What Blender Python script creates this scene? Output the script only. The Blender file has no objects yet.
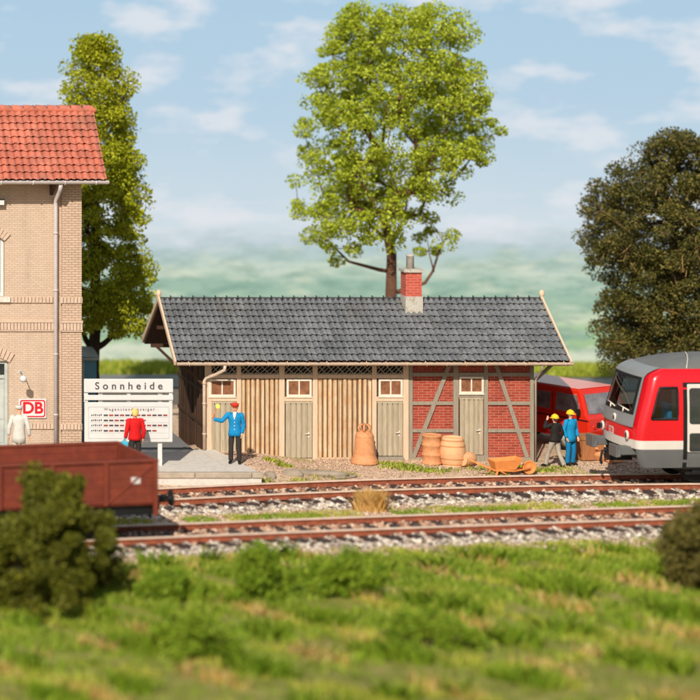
import bpy, math, random
import numpy as np
from mathutils import Vector, Matrix
PI = math.pi
R = math.radians
S = bpy.context.scene
# ------------------------------------------------------------------ camera, light, exposure
CAM_H = 13.56          # camera height over the yard
CAM_D = 76.47          # metres in front of the shed's eave line (Y = 0)
FPX, PCX = 2600.0, -345.0   # focal length and principal column measured on the 700 px photograph
cd = bpy.data.cameras.new('camera')
cam = bpy.data.objects.new('camera', cd); S.collection.objects.link(cam)
cam.location = (0, -CAM_D, CAM_H); cam.rotation_euler = (R(90), 0, 0)
cd.sensor_width = 36; cd.lens = 36*FPX/700
cd.shift_x = (350-PCX)/700; cd.shift_y = -0.5       # rising/shifted lens, verticals stay vertical
cd.clip_start = 1; cd.clip_end = 3000
cd.dof.use_dof = True; cd.dof.focus_distance = 76.3; cd.dof.aperture_fstop = 0.225
S.camera = cam
SUN_AZ, SUN_EL = 23, 35     # sun stands in front, to the left by SUN_AZ
W = bpy.data.worlds.new("World"); S.world = W; W.use_nodes = True
nt = W.node_tree
sk = nt.nodes.new('ShaderNodeTexSky'); sk.sky_type = 'NISHITA'; sk.sun_disc = False
sk.sun_elevation = R(SUN_EL); sk.sun_rotation = R(180+SUN_AZ)
bg = nt.nodes['Background']; bg.inputs['Strength'].default_value = 0.085
nt.links.new(sk.outputs[0], bg.inputs['Color'])
sl = bpy.data.lights.new('sun', 'SUN'); sl.energy = 4.6; sl.angle = R(0.7); sl.color = (1, 0.95, 0.87)
so = bpy.data.objects.new('sun', sl); S.collection.objects.link(so)
so.location = (-20, -60, 60)
sd = Vector((math.sin(R(SUN_AZ))*math.cos(R(SUN_EL)), math.cos(R(SUN_AZ))*math.cos(R(SUN_EL)), -math.sin(R(SUN_EL))))
so.rotation_euler = sd.to_track_quat('-Z', 'Y').to_euler()
S.view_settings.view_transform = 'Standard'; S.view_settings.look = 'None'
S.view_settings.exposure = 0.12; S.view_settings.gamma = 1; S.view_settings.use_curve_mapping = False
S.render.engine = 'CYCLES'
S.cycles.use_denoising = True
S.cycles.max_bounces = 8; S.cycles.transparent_max_bounces = 12

def wx(px, Y): return (px-PCX)*(CAM_D+Y)/FPX      # metres from a measured column, for a thing standing at depth Y
def wz(py, Y): return CAM_H-py*(CAM_D+Y)/FPX

# ------------------------------------------------------------------ helpers
def srgb(r, g, b, k=1.0):
    f = lambda c: ((c/255+0.055)/1.055)**2.4 if c > 10 else c/255/12.92
    return (f(r)*k, f(g)*k, f(b)*k, 1)

class NT:
    def __init__(s, name):
        s.m = bpy.data.materials.new(name); s.m.use_nodes = True
        s.t = s.m.node_tree; s.t.nodes.clear()
        s.out = s.n('OutputMaterial')
    def n(s, kind, **kw):
        nd = s.t.nodes.new('ShaderNode'+kind)
        for k, v in kw.items(): setattr(nd, k, v)
        return nd
    def l(s, a, b): s.t.links.new(a, b)
    def uv(s, scale=(1, 1, 1), src='UV'):
        tc = s.n('TexCoord'); mp = s.n('Mapping'); mp.inputs['Scale'].default_value = scale
        s.l(tc.outputs[src], mp.inputs[0]); return mp.outputs[0]
    def noise(s, vec, scale, detail=4, rough=0.6):
        n = s.n('TexNoise'); n.inputs['Scale'].default_value = scale; n.inputs['Detail'].default_value = detail
        n.inputs['Roughness'].default_value = rough
        if vec is not None: s.l(vec, n.inputs['Vector'])
        return n.outputs['Fac']
    def ramp(s, fac, stops):
        r = s.n('ValToRGB'); e = r.color_ramp.elements
        while len(e) < len(stops): e.new(0.5)
        for el, (p, c) in zip(e, stops): el.position = p; el.color = c if len(c) == 4 else (*c, 1)
        s.l(fac, r.inputs[0]); return r.outputs[0]
    def mix(s, f, a, b, blend='MIX'):
        m = s.n('Mix', data_type='RGBA', blend_type=blend)
        for i, v in ((0, f), (6, a), (7, b)):
            if isinstance(v, (int, float)): m.inputs[i].default_value = v
            elif isinstance(v, tuple): m.inputs[i].default_value = v
            else: s.l(v, m.inputs[i])
        return m.outputs[2]
    def math(s, op, a, b=0.0, clamp=False):
        m = s.n('Math', operation=op, use_clamp=clamp)
        for i, v in ((0, a), (1, b)):
            if isinstance(v, (int, float)): m.inputs[i].default_value = v
            else: s.l(v, m.inputs[i])
        return m.outputs[0]
    def bsdf(s, col, rough=0.8, bump=None, bs=0.3, bd=0.01, spec=0.3, metal=0):
        p = s.n('BsdfPrincipled')
        if isinstance(col, tuple): p.inputs['Base Color'].default_value = col
        else: s.l(col, p.inputs['Base Color'])
        if isinstance(rough, (int, float)): p.inputs['Roughness'].default_value = rough
        else: s.l(rough, p.inputs['Roughness'])
        p.inputs['Specular IOR Level'].default_value = spec; p.inputs['Metallic'].default_value = metal
        if bump is not None:
            b = s.n('Bump'); b.inputs['Strength'].default_value = bs; b.inputs['Distance'].default_value = bd
            s.l(bump, b.inputs['Height']); s.l(b.outputs[0], p.inputs['Normal'])
        s.p = p
        s.l(p.outputs[0], s.out.inputs[0]); return p

def paint(name, c, rough=0.6, var=0.18, scale=3, bump=0.15, spec=0.35, metal=0, dirt=None):
    k = NT(name); v = k.uv(src='Object')
    a = k.noise(v, scale, 6); b = k.noise(v, scale*14, 3)
    lo = tuple(x*(1-var) for x in c[:3])+(1,); hi = tuple(min(1, x*(1+var*0.7)) for x in c[:3])+(1,)
    col = k.mix(k.ramp(a, [(0.3, (0, 0, 0)), (0.7, (1, 1, 1))]), lo, hi)
    if dirt: col = k.mix(k.ramp(k.noise(v, scale*2.3, 8, 0.7), [(0.5, (0, 0, 0)), (0.68, (1, 1, 1))]), col, dirt)
    k.bsdf(col, k.math('ADD', k.math('MULTIPLY', b, 0.25), rough-0.12), b, bump, 0.01, spec, metal)
    return k.m

def brick(name, c1, c2, mortar, w, h, ms=0.012, stain=None, bump=0.8, off=0.5):
    k = NT(name); v = k.uv()
    t = k.n('TexBrick'); k.l(v, t.inputs['Vector'])
    t.inputs['Scale'].default_value = 1; t.inputs['Brick Width'].default_value = w; t.inputs['Row Height'].default_value = h
    t.inputs['Mortar Size'].default_value = ms; t.inputs['Mortar Smooth'].default_value = 0.3
    t.inputs['Color1'].default_value = c1; t.inputs['Color2'].default_value = c2; t.inputs['Mortar'].default_value = mortar
    t.offset = off
    n = k.noise(v, 1.1, 6, 0.65)
    col = k.mix(k.ramp(n, [(0.35, (0, 0, 0)), (0.75, (1, 1, 1))]), t.outputs[0], stain or c2)
    col = k.mix(0.35, t.outputs[0], col)
    sk1 = k.noise(k.uv((1.6, 0.16, 1)), 1.0, 6, 0.7)
    col = k.mix(k.ramp(sk1, [(0.52, (0, 0, 0)), (0.75, (0.4, 0.4, 0.4))]), col, tuple(c*0.55 for c in c1[:3])+(1,))
    fine = k.noise(v, 40, 3)
    col = k.mix(0.25, col, k.mix(1.0, col, k.ramp(fine, [(0.2, (0.5, 0.5, 0.5)), (0.8, (1.3, 1.3, 1.3))]), 'MULTIPLY'))
    hgt = k.math('SUBTRACT', k.math('MULTIPLY', fine, 0.15), t.outputs['Fac'])
    k.bsdf(col, 0.85, hgt, bump, 0.012, 0.2)
    return k.m

def wood(name, c, dark, warm=None, grain=(1, 1, 1), rough=0.75, island=0.0):
    """UV runs u across, v along the height: grain stretched along v"""
    k = NT(name); v = k.uv((14*grain[0], 1.2*grain[1], 1))
    a = k.noise(v, 1.6, 8, 0.7); b = k.noise(k.uv((1.4, 0.8, 1)), 2.4, 6, 0.7)
    col = k.mix(k.ramp(a, [(0.3, (0, 0, 0)), (0.7, (1, 1, 1))]), dark, c)
    if warm: col = k.mix(k.ramp(b, [(0.44, (0, 0, 0)), (0.62, (1, 1, 1))]), col, k.mix(a, dark, warm))
    if island:
        g = k.n('NewGeometry'); 
        f = k.ramp(g.outputs['Random Per Island'], [(0, (1-island,)*3), (1, (1+island*0.5,)*3)])
        col = k.mix(1.0, col, f, 'MULTIPLY')
    k.bsdf(col, rough, a, 0.5, 0.008, 0.25)
    return k.m

def leafmat(name, c1, c2, c3, trans=0.35, rough=0.6):
    k = NT(name); g = k.n('NewGeometry'); o = k.uv(src='Object')
    r = k.ramp(g.outputs['Random Per Island'], [(0.0, c1), (0.5, c2), (1.0, c3)])
    n = k.noise(o, 0.9, 4)
    col = k.mix(k.ramp(n, [(0.35, (0, 0, 0)), (0.7, (0.6, 0.6, 0.6))]), r, c1)
    d = k.n('BsdfPrincipled'); k.l(col, d.inputs['Base Color']); d.inputs['Roughness'].default_value = rough
    d.inputs['Specular IOR Level'].default_value = 0.2
    t = k.n('BsdfTranslucent'); k.l(col, t.inputs['Color'])
    m = k.n('MixShader'); m.inputs[0].default_value = trans
    k.l(d.outputs[0], m.inputs[1]); k.l(t.outputs[0], m.inputs[2]); k.l(m.outputs[0], k.out.inputs[0])
    return k.m

def stonemat(name, stops, rough=0.85):
    k = NT(name); g = k.n('NewGeometry'); o = k.uv(src='Object')
    r = k.ramp(g.outputs['Random Per Island'], stops)
    f = k.noise(o, 18, 4)
    col = k.mix(1.0, r, k.ramp(f, [(0.25, (0.65, 0.64, 0.62)), (0.75, (1.15, 1.15, 1.15))]), 'MULTIPLY')
    k.bsdf(col, rough, f, 0.4, 0.01, 0.2); return k.m

def wm(o):
    m = o.matrix_basis.copy()
    if o.parent: m = wm(o.parent) @ o.matrix_parent_inverse @ m
    return m
def link(o, parent=None, local=False):
    S.collection.objects.link(o)
    if parent:
        inv = Matrix() if local else wm(parent).inverted()
        o.parent = parent; o.matrix_parent_inverse = inv
    return o
def tag(o, label=None, cat=None, group=None, kind=None):
    if label: o['label'] = label
    if cat: o['category'] = cat
    if group: o['group'] = group
    if kind: o['kind'] = kind
    return o
def thing(name, label, cat, loc, rz=0, group=None):
    o = bpy.data.objects.new(name, None); o.location = loc; o.rotation_euler = (0, 0, rz)
    o.empty_display_size = 0.3
    S.collection.objects.link(o); return tag(o, label, cat, group)
def copy_tree(o, parent=None):
    c = o.copy(); S.collection.objects.link(c); c.parent = parent
    for ch in list(o.children):
        if ch != c: copy_tree(ch, c)
    return c

class MB:
    def __init__(s): s.v = []; s.f = []; s.sm = []
    def add(s, vs, fs, smooth=False):
        n = len(s.v); s.v += [tuple(p) for p in vs]; s.f += [tuple(i+n for i in f) for f in fs]; s.sm += [smooth]*len(fs); return s
    def box(s, x0, x1, y0, y1, z0, z1):
        return s.hexa([(x0, y0, z0), (x1, y0, z0), (x1, y1, z0), (x0, y1, z0), (x0, y0, z1), (x1, y0, z1), (x1, y1, z1), (x0, y1, z1)])
    def hexa(s, p):
        return s.add(p, [(0, 3, 2, 1), (4, 5, 6, 7), (0, 1, 5, 4), (1, 2, 6, 5), (2, 3, 7, 6), (3, 0, 4, 7)])
    def bar(s, a, b, w, d, ax=(0, 1, 0)):
        """rectangular bar from a to b: d along ax, w across"""
        a = Vector(a); b = Vector(b); t = (b-a).normalized(); n = Vector(ax); u = t.cross(n).normalized(); n = u.cross(t).normalized()
        q = [a+u*i*w/2+n*j*d/2 for i, j in ((-1, -1), (1, -1), (1, 1), (-1, 1))]; r = [x+(b-a) for x in q]
        return s.add(q+r, [(0, 3, 2, 1), (4, 5, 6, 7), (0, 1, 5, 4), (1, 2, 6, 5), (2, 3, 7, 6), (3, 0, 4, 7)])
    def prism(s, poly, y0, y1):
        """poly: (x, z) list counter-clockwise seen from -Y"""
        n = len(poly); v = [(x, y0, z) for x, z in poly]+[(x, y1, z) for x, z in poly]
        f = [tuple(range(n)), tuple(range(2*n-1, n-1, -1))]+[(i, i+n, (i+1) % n+n, (i+1) % n) for i in range(n)]
        return s.add(v, f)
    def prismx(s, poly, x0, x1):
        n = len(poly); v = [(x0, y, z) for y, z in poly]+[(x1, y, z) for y, z in poly]
        f = [tuple(range(n-1, -1, -1)), tuple(range(n, 2*n))]+[(i, (i+1) % n, (i+1) % n+n, i+n) for i in range(n)]
        return s.add(v, f)
    def tube(s, path, r, n=8, cap=True, smooth=True):
        path = [Vector(p) for p in path]; rs = r if isinstance(r, (list, tuple)) else [r]*len(path)
        vs = []; up = None
        for i, p in enumerate(path):
            t = (path[min(i+1, len(path)-1)]-path[max(i-1, 0)]).normalized()
            if up is None:
                up = Vector((0, 0, 1)) if abs(t.z) < 0.9 else Vector((0, 1, 0))
            u = t.cross(up).normalized(); up = u.cross(t).normalized()
            for k in range(n):
                a = 2*PI*k/n; vs.append(p+(u*math.cos(a)+up*math.sin(a))*rs[i])
        m = len(path); fs = [(i*n+k, (i+1)*n+k, (i+1)*n+(k+1) % n, i*n+(k+1) % n) for i in range(m-1) for k in range(n)]
        s.add(vs, fs, smooth)
        if cap:
            b = len(s.v)-len(vs); s.f += [tuple(b+k for k in range(n)), tuple(b+(m-1)*n+k for k in range(n-1, -1, -1))]; s.sm += [False, False]
        return s
    def lathe(s, prof, c, n=24, M=None, smooth=True, cap=True):
        """prof: (r, z) from bottom to top"""
        c = Vector(c); vs = []
        for r, z in prof:
            for k in range(n):
                a = 2*PI*k/n; p = Vector((r*math.cos(a), r*math.sin(a), z))
                if M: p = M @ p
                vs.append(c+p)
        m = len(prof); fs = [(i*n+k, i*n+(k+1) % n, (i+1)*n+(k+1) % n, (i+1)*n+k) for i in range(m-1) for k in range(n)]
        s.add(vs, fs, smooth)
        if cap:
            b = len(s.v)-len(vs); s.f += [tuple(b+k for k in range(n-1, -1, -1)), tuple(b+(m-1)*n+k for k in range(n))]; s.sm += [False, False]
        return s
    def grid(s, P, smooth=True, flip=False):
        """P: rows of points"""
        r, c = len(P), len(P[0]); vs = [p for row in P for p in row]
        fs = [(i*c+j, i*c+j+1, (i+1)*c+j+1, (i+1)*c+j) for i in range(r-1) for j in range(c-1)]
        if flip: fs = [f[::-1] for f in fs]
        return s.add(vs, fs, smooth)
    def blob(s, c, r, n=10, seed=0, amp=0.25, sq=(1, 1, 1)):
        rnd = random.Random(seed); ph = [rnd.uniform(0, 6.3) for _ in range(6)]; P = []
        for i in range(n+1):
            th = PI*i/n; row = []
            for j in range(n*2+1):
                a = 2*PI*j/(n*2)
                q = r*(1+amp*(math.sin(2*a+ph[0])*math.sin(th)*0.5+math.sin(3*th+ph[1])*0.4*math.sin(th)+math.sin(4*a+ph[2]+th*2)*0.3*math.sin(th)))
                row.append((c[0]+q*math.sin(th)*math.cos(a)*sq[0], c[1]+q*math.sin(th)*math.sin(a)*sq[1], c[2]+q*math.cos(th)*sq[2]))
            P.append(row)
        return s.grid(P, flip=True)
    def build(s, name, m, parent=None, bevel=0, local=False, uvrot=False):
        me = bpy.data.meshes.new(name); me.from_pydata(s.v, [], s.f)
        me.polygons.foreach_set('use_smooth', s.sm)
        uvl = me.uv_layers.new(name='UVMap'); co = me.vertices
        for p in me.polygons:
            nx, ny, nz = (abs(c) for c in p.normal)
            for li in p.loop_indices:
                v = co[me.loops[li].vertex_index].co
                if nz > nx and nz > ny: uv = (v.x, v.y)
                elif nx > ny: uv = (v.y, v.z)
                else: uv = (v.x, v.z)
                uvl.data[li].uv = (uv[1], uv[0]) if uvrot else uv
        me.materials.append(m); o = bpy.data.objects.new(name, me)
        if bevel:
            b = o.modifiers.new('bevel', 'BEVEL'); b.width = bevel; b.segments = 2; b.limit_method = 'ANGLE'; b.angle_limit = R(40)
        return link(o, parent, local)

def build_each(mb, name, m, parent=None, bevel=0, local=False):
    """every separate piece of mb as an object of its own"""
    par = list(range(len(mb.v)))
    def find(i):
        while par[i] != i: par[i] = par[par[i]]; i = par[i]
        return i
    for f in mb.f:
        for i in f[1:]: par[find(i)] = find(f[0])
    gr = {}
    for k, f in enumerate(mb.f): gr.setdefault(find(f[0]), []).append(k)
    for fs in gr.values():
        q = MB(); mp = {}
        for k in fs:
            for i in mb.f[k]:
                if i not in mp: mp[i] = len(q.v); q.v.append(mb.v[i])
            q.f.append(tuple(mp[i] for i in mb.f[k])); q.sm.append(mb.sm[k])
        q.build(name, m, parent, bevel, local)

def quads(name, V, m, parent=None, kind=None):
    """V: (n, 4, 3) array of quads, or (n, k, 3)"""
    n, k = V.shape[:2]; me = bpy.data.meshes.new(name)
    me.vertices.add(n*k); me.vertices.foreach_set('co', V.reshape(-1).astype(np.float32))
    me.loops.add(n*k); me.loops.foreach_set('vertex_index', np.arange(n*k, dtype=np.int32))
    me.polygons.add(n); me.polygons.foreach_set('loop_start', np.arange(0, n*k, k, dtype=np.int32))
    me.polygons.foreach_set('loop_total', np.full(n, k, dtype=np.int32))
    me.update(calc_edges=True); me.materials.append(m)
    o = bpy.data.objects.new(name, me)
    if kind: o['kind'] = kind
    return link(o, parent)

def leaves(C, size, rng, up=0.0):
    """one small quad leaf at every centre in C"""
    n = len(C); a = rng.normal(size=(n, 3)); a[:, 2] += up; a /= np.linalg.norm(a, axis=1)[:, None]
    b = rng.normal(size=(n, 3)); b -= (b*a).sum(1)[:, None]*a; b /= np.linalg.norm(b, axis=1)[:, None]
    c = np.cross(a, b); s = size*rng.uniform(0.6, 1.4, (n, 1))
    return np.stack([C-b*s*0.9, C-c*s*0.55+a*s*0.15, C+b*s, C+c*s*0.55+a*s*0.15], 1)

def text(body, size, loc, m, parent, name='lettering', sp=1.0, align='CENTER', ext=0.004, rot=(R(90), 0, 0), bold=0.0):
    c = bpy.data.curves.new(name, 'FONT'); c.body = body; c.size = size; c.space_character = sp; c.align_x = align; c.align_y = 'CENTER'
    c.extrude = ext; c.offset = bold; c.materials.append(m)
    o = bpy.data.objects.new(name, c); o.location = loc; o.rotation_euler = rot
    S.collection.objects.link(o)
    bpy.context.view_layer.update()
    me = bpy.data.meshes.new_from_object(o.evaluated_get(bpy.context.evaluated_depsgraph_get()))
    q = bpy.data.objects.new(name, me); q.matrix_basis = o.matrix_world.copy()
    bpy.data.objects.remove(o); 
    return link(q, parent)

# ------------------------------------------------------------------ materials
M = {}
M['brick_tan'] = brick('tan_brick', srgb(190, 166, 142), srgb(200, 176, 152), srgb(172, 142, 118), 0.16, 0.0625, 0.006, srgb(206, 176, 152), 0.6)
M['brick_tan2'] = brick('tan_brick_pilaster', srgb(188, 162, 136), srgb(198, 172, 148), srgb(142, 106, 82), 0.2, 0.072, 0.008, srgb(208, 176, 150), 0.8)
M['brick_row'] = paint('tan_brick_band', srgb(198, 170, 146), 0.85, 0.12, 9, 0.4)
M['brick_dark'] = paint('brick_joint', srgb(140, 98, 66), 0.9)
M['brick_red'] = brick('red_brick', srgb(146, 58, 42), srgb(174, 76, 56), srgb(196, 142, 118), 0.25, 0.078, 0.007, srgb(132, 52, 44), 0.7)
M['brick_chim'] = brick('chimney_brick', srgb(176, 74, 58), srgb(192, 88, 70), srgb(208, 138, 116), 0.22, 0.082, 0.008, srgb(182, 84, 66), 0.7)
M['concrete'] = paint('concrete', srgb(208, 198, 184), 0.85, 0.10, 4, 0.3, 0.2, dirt=srgb(186, 174, 158))
M['conc2'] = paint('weathered_concrete', srgb(182, 174, 160), 0.85, 0.15, 4, 0.4, 0.2, dirt=srgb(150, 134, 112))
def tilemat(name, lo, hi, fleck, rough=0.6, cw=0.172, ch=0.25):
    k = NT(name); o = k.uv(src='Object'); g = k.n('NewGeometry')
    so_ = k.n('SeparateXYZ'); k.l(o, so_.inputs[0]); cc = k.n('CombineXYZ')
    k.l(k.math('FLOOR', k.math('DIVIDE', so_.outputs[0], cw)), cc.inputs[0]); k.l(k.math('FLOOR', k.math('DIVIDE', so_.outputs[1], ch)), cc.inputs[1])
    wn_ = k.n('TexWhiteNoise'); k.l(cc.outputs[0], wn_.inputs[0])
    a = k.noise(o, 0.8, 6, 0.7); b = k.noise(o, 22, 3)
    col = k.mix(k.ramp(a, [(0.35, (0, 0, 0)), (0.7, (1, 1, 1))]), lo, hi)
    col = k.mix(k.ramp(b, [(0.35, (0, 0, 0)), (0.8, (0.5, 0.5, 0.5))]), col, fleck)  # paler flecks mixed in by fine noise
    col = k.mix(1.0, col, k.ramp(wn_.outputs['Value'], [(0.0, (0.78, 0.78, 0.77)), (0.75, (1.0, 1.0, 1.0)), (1.0, (1.16, 1.14, 1.1))]), 'MULTIPLY')
    st_ = k.noise(k.uv((0.5, 0.22, 0.5), 'Object'), 1.6, 7, 0.68)
    col = k.mix(k.ramp(st_, [(0.54, (0, 0, 0)), (0.72, (0.55, 0.55, 0.55))]), col, srgb(92, 84, 66))
    k.bsdf(col, rough, b, 0.25, 0.01, 0.6); return k.m
M['tile_grey'] = tilemat('grey_roof_tile', srgb(90, 91, 93), srgb(122, 122, 122), srgb(156, 154, 150), 0.32)
M['tile_red'] = tilemat('red_roof_tile', srgb(184, 90, 66), srgb(198, 112, 88), srgb(212, 154, 126), 0.5, 0.2125, 0.238)
M['ridge'] = paint('dark_ridge_tile', srgb(62, 60, 60), 0.7)
M['timber'] = wood('beige_timber', srgb(220, 192, 162), srgb(196, 164, 132))
M['timber_grey'] = wood('grey_timber', srgb(160, 148, 128), srgb(128, 116, 98))
M['batten'] = wood('batten_board', srgb(224, 200, 164), srgb(190, 158, 120), srgb(208, 164, 116), island=0.14)
M['board'] = wood('weathered_board', srgb(204, 172, 132), srgb(140, 108, 76), srgb(192, 134, 86), island=0.3)
M['door_grey'] = wood('grey_green_door', srgb(190, 174, 146), srgb(154, 138, 112), island=0.14)
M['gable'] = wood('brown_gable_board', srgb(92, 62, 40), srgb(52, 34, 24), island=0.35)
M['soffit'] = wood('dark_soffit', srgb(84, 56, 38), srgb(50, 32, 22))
M['white'] = paint('white_paint', srgb(208, 203, 196), 0.5, 0.06, 4, 0.1)
M['cream'] = paint('cream_paint', srgb(222, 206, 184), 0.55, 0.1, 4, 0.1)
M['curtain'] = paint('brown_curtain', srgb(136, 88, 58), 0.7, 0.45, 7, 0.2)
M['gutter'] = paint('gutter_metal', srgb(196, 172, 148), 0.45, 0.12, 5, 0.1, 0.5)
M['gutter_zinc'] = paint('zinc_gutter', srgb(190, 178, 172), 0.4, 0.1, 5, 0.1, 0.5)
M['black'] = paint('black_paint', srgb(24, 23, 22), 0.55, 0.3)
M['dark'] = paint('shade_backing', srgb(30, 24, 20), 0.9, 0.3)  # near-black panels stand in for shade behind lattices and plank gaps
M['lattice'] = paint('grey_lattice', srgb(176, 164, 144), 0.7)
M['rust'] = paint('rusty_rail', srgb(148, 78, 50), 0.85, 0.35, 5, 0.5, dirt=srgb(100, 58, 42))
M['railtop'] = paint('worn_rail_head', srgb(206, 180, 156), 0.4, 0.15, 5, 0.1, 0.5)
M['sleeper'] = paint('dark_sleeper', srgb(66, 50, 44), 0.9, 0.3, 6, 0.5)
M['wagon'] = paint('red_brown_wagon', srgb(122, 54, 34), 0.6, 0.25, 2.5, 0.2, dirt=srgb(106, 44, 34))
M['terra'] = paint('terracotta', srgb(204, 142, 94), 0.75, 0.16, 5, 0.35, dirt=srgb(190, 116, 72))
M['terra2'] = paint('pale_terracotta', srgb(218, 166, 118), 0.75, 0.14, 5, 0.3)
M['cratew'] = wood('crate_wood', srgb(184, 122, 76), srgb(138, 86, 52))
M['orangep'] = paint('orange_wood', srgb(222, 136, 70), 0.65, 0.12, 5, 0.2)
M['trainred'] = paint('train_red', srgb(206, 22, 30), 0.3, 0.05, 1.5, 0.03, 0.5)
M['traingrey'] = paint('train_grey', srgb(96, 95, 92), 0.45, 0.08, 2, 0.05, 0.4)
M['trainroof'] = paint('train_roof', srgb(104, 102, 97), 0.6, 0.1, 2, 0.08, 0.3)
M['trainmask'] = paint('train_mask_grey', srgb(128, 128, 125), 0.4, 0.06, 2, 0.05, 0.4)
M['trainwhite'] = paint('train_white', srgb(206, 196, 182), 0.4, 0.05, 2, 0.03, 0.4)
M['vanred'] = paint('van_orange_red', srgb(206, 40, 20), 0.3, 0.06, 1.5, 0.03, 0.5)
M['glass'] = paint('dark_glass', srgb(52, 56, 54), 0.12, 0.5, 1.6, 0.0, 0.8)  # uneven tone stands in for reflections in the panes
k_ = NT('clear_glass'); t_ = k_.n('BsdfTransparent'); t_.inputs[0].default_value = (0.72, 0.76, 0.74, 1); g_ = k_.n('BsdfGlossy'); g_.inputs['Roughness'].default_value = 0.03; fr_ = k_.n('Fresnel'); fr_.inputs[0].default_value = 1.5
mx_ = k_.n('MixShader'); k_.l(k_.math('ADD', fr_.outputs[0], 0.05), mx_.inputs[0]); k_.l(t_.outputs[0], mx_.inputs[1]); k_.l(g_.outputs[0], mx_.inputs[2]); k_.l(mx_.outputs[0], k_.out.inputs[0]); M['clear'] = k_.m
M['vanglass'] = paint('van_glass', srgb(120, 112, 110), 0.15, 0.6, 2.4, 0.0, 0.8)
M['blueglass'] = paint('blue_glass', srgb(60, 136, 160), 0.2, 0.25, 2, 0.0, 0.7)
M['palegrey'] = paint('pale_grey', srgb(176, 178, 168), 0.6)
M['signred'] = paint('sign_red', srgb(200, 26, 36), 0.4, 0.03)
M['ink'] = paint('sign_ink', srgb(70, 60, 62), 0.6, 0.05)
M['bark'] = paint('bark', srgb(104, 70, 50), 0.9, 0.35, 6, 0.9)
M['bark_dark'] = paint('dark_bark', srgb(66, 50, 36), 0.9, 0.35, 6, 0.9)
M['twig'] = paint('dry_twig', srgb(150, 118, 74), 0.9, 0.3, 6, 0.5)
M['skin'] = paint('skin', srgb(224, 164, 130), 0.6, 0.06)
M['hair_blond'] = paint('blond_hair', srgb(226, 190, 104), 0.7)
M['hair_dark'] = paint('brown_hair', srgb(80, 52, 34), 0.7)
for nm, c in dict(blue=(22, 128, 178), redc=(204, 26, 26), white=(200, 194, 182), black=(38, 33, 30), trouser=(52, 46, 42), greyt=(164, 152, 136), cyan=(20, 134, 180), yellow=(232, 186, 40), capred=(206, 60, 40), shoe=(30, 26, 24), lightblue=(70, 176, 200), orange=(224, 120, 50), lime=(214, 214, 96), bluet=(18, 112, 156)).items():
    M['c_'+nm] = paint('cloth_'+nm, srgb(*c), 0.75, 0.12, 8, 0.2, 0.2)
M['leaf_mid'] = leafmat('bright_leaf', srgb(140, 152, 26), srgb(180, 190, 50), srgb(212, 216, 92), 0.4)
M['leaf_left'] = leafmat('yellow_green_leaf', srgb(132, 140, 20), srgb(178, 178, 34), srgb(212, 206, 66), 0.4)
M['leaf_dark'] = leafmat('olive_leaf', srgb(56, 58, 24), srgb(90, 86, 34), srgb(136, 122, 58), 0.15)
M['leaf_bush'] = leafmat('bush_leaf', srgb(62, 66, 14), srgb(104, 106, 26), srgb(142, 136, 42), 0.25)
M['leaf_bush2'] = leafmat('green_bush_leaf', srgb(88, 118, 18), srgb(132, 154, 34), srgb(170, 182, 60), 0.25)
M['leaf_brown'] = leafmat('brown_green_leaf', srgb(74, 70, 26), srgb(112, 102, 44), srgb(146, 130, 68), 0.2)
M['grass'] = leafmat('grass_blade', srgb(104, 134, 26), srgb(152, 172, 48), srgb(192, 192, 88), 0.3)
M['grass_y'] = leafmat('yellow_grass_blade', srgb(150, 156, 44), srgb(190, 188, 70), srgb(214, 200, 104), 0.3)
M['straw'] = leafmat('straw_blade', srgb(222, 172, 88), srgb(236, 196, 120), srgb(244, 218, 158), 0.45)
M['ballast'] = stonemat('ballast_stone', [(0.0, srgb(90, 74, 62)), (0.3, srgb(154, 134, 116)), (0.6, srgb(204, 186, 166)), (1.0, srgb(234, 220, 200))])
M['ballast_t'] = stonemat('tan_ballast_stone', [(0.0, srgb(120, 84, 64)), (0.4, srgb(176, 134, 106)), (1.0, srgb(224, 190, 160))])
M['pebble'] = stonemat('pebble', [(0.0, srgb(140, 106, 82)), (0.5, srgb(198, 166, 138)), (1.0, srgb(230, 204, 178))])
M['rock'] = paint('grey_rock', srgb(150, 134, 114), 0.9, 0.25, 3, 0.8)

def groundmat():
    k = NT('gravel_ground'); o = k.uv(src='Object')
    v = k.n('TexVoronoi'); v.inputs['Scale'].default_value = 16; k.l(o, v.inputs['Vector'])
    a = k.noise(o, 0.45, 5, 0.65); b = k.noise(o, 9, 5, 0.7)
    g = k.n('NewGeometry')
    sv = k.n('SeparateColor'); k.l(v.outputs['Color'], sv.inputs[0])
    gran = k.ramp(sv.outputs[0], [(0.0, srgb(152, 120, 94)), (0.5, srgb(208, 176, 146)), (1.0, srgb(230, 206, 178))])
    col = k.mix(k.ramp(b, [(0.3, (0, 0, 0)), (0.7, (1, 1, 1))]), gran, srgb(190, 156, 128))
    col = k.mix(k.ramp(a, [(0.52, (0, 0, 0)), (0.66, (0.8, 0.8, 0.8))]), col, srgb(150, 140, 84))
    h = k.math('ADD', k.math('MULTIPLY', v.outputs['Distance'], -0.6), b)
    k.bsdf(col, 0.92, h, 0.7, 0.03, 0.15); return k.m
M['ground'] = groundmat()
M['bed'] = paint('ballast_bed', srgb(196, 166, 140), 0.92, 0.3, 5, 0.8, 0.15, dirt=srgb(150, 120, 100))
M['asphalt'] = paint('grey_asphalt', srgb(118, 116, 112), 0.9, 0.12, 3, 0.3, 0.2)
M['verge'] = paint('grass_soil', srgb(122, 124, 52), 0.95, 0.3, 1.6, 0.8, 0.1, dirt=srgb(160, 138, 92))

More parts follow.
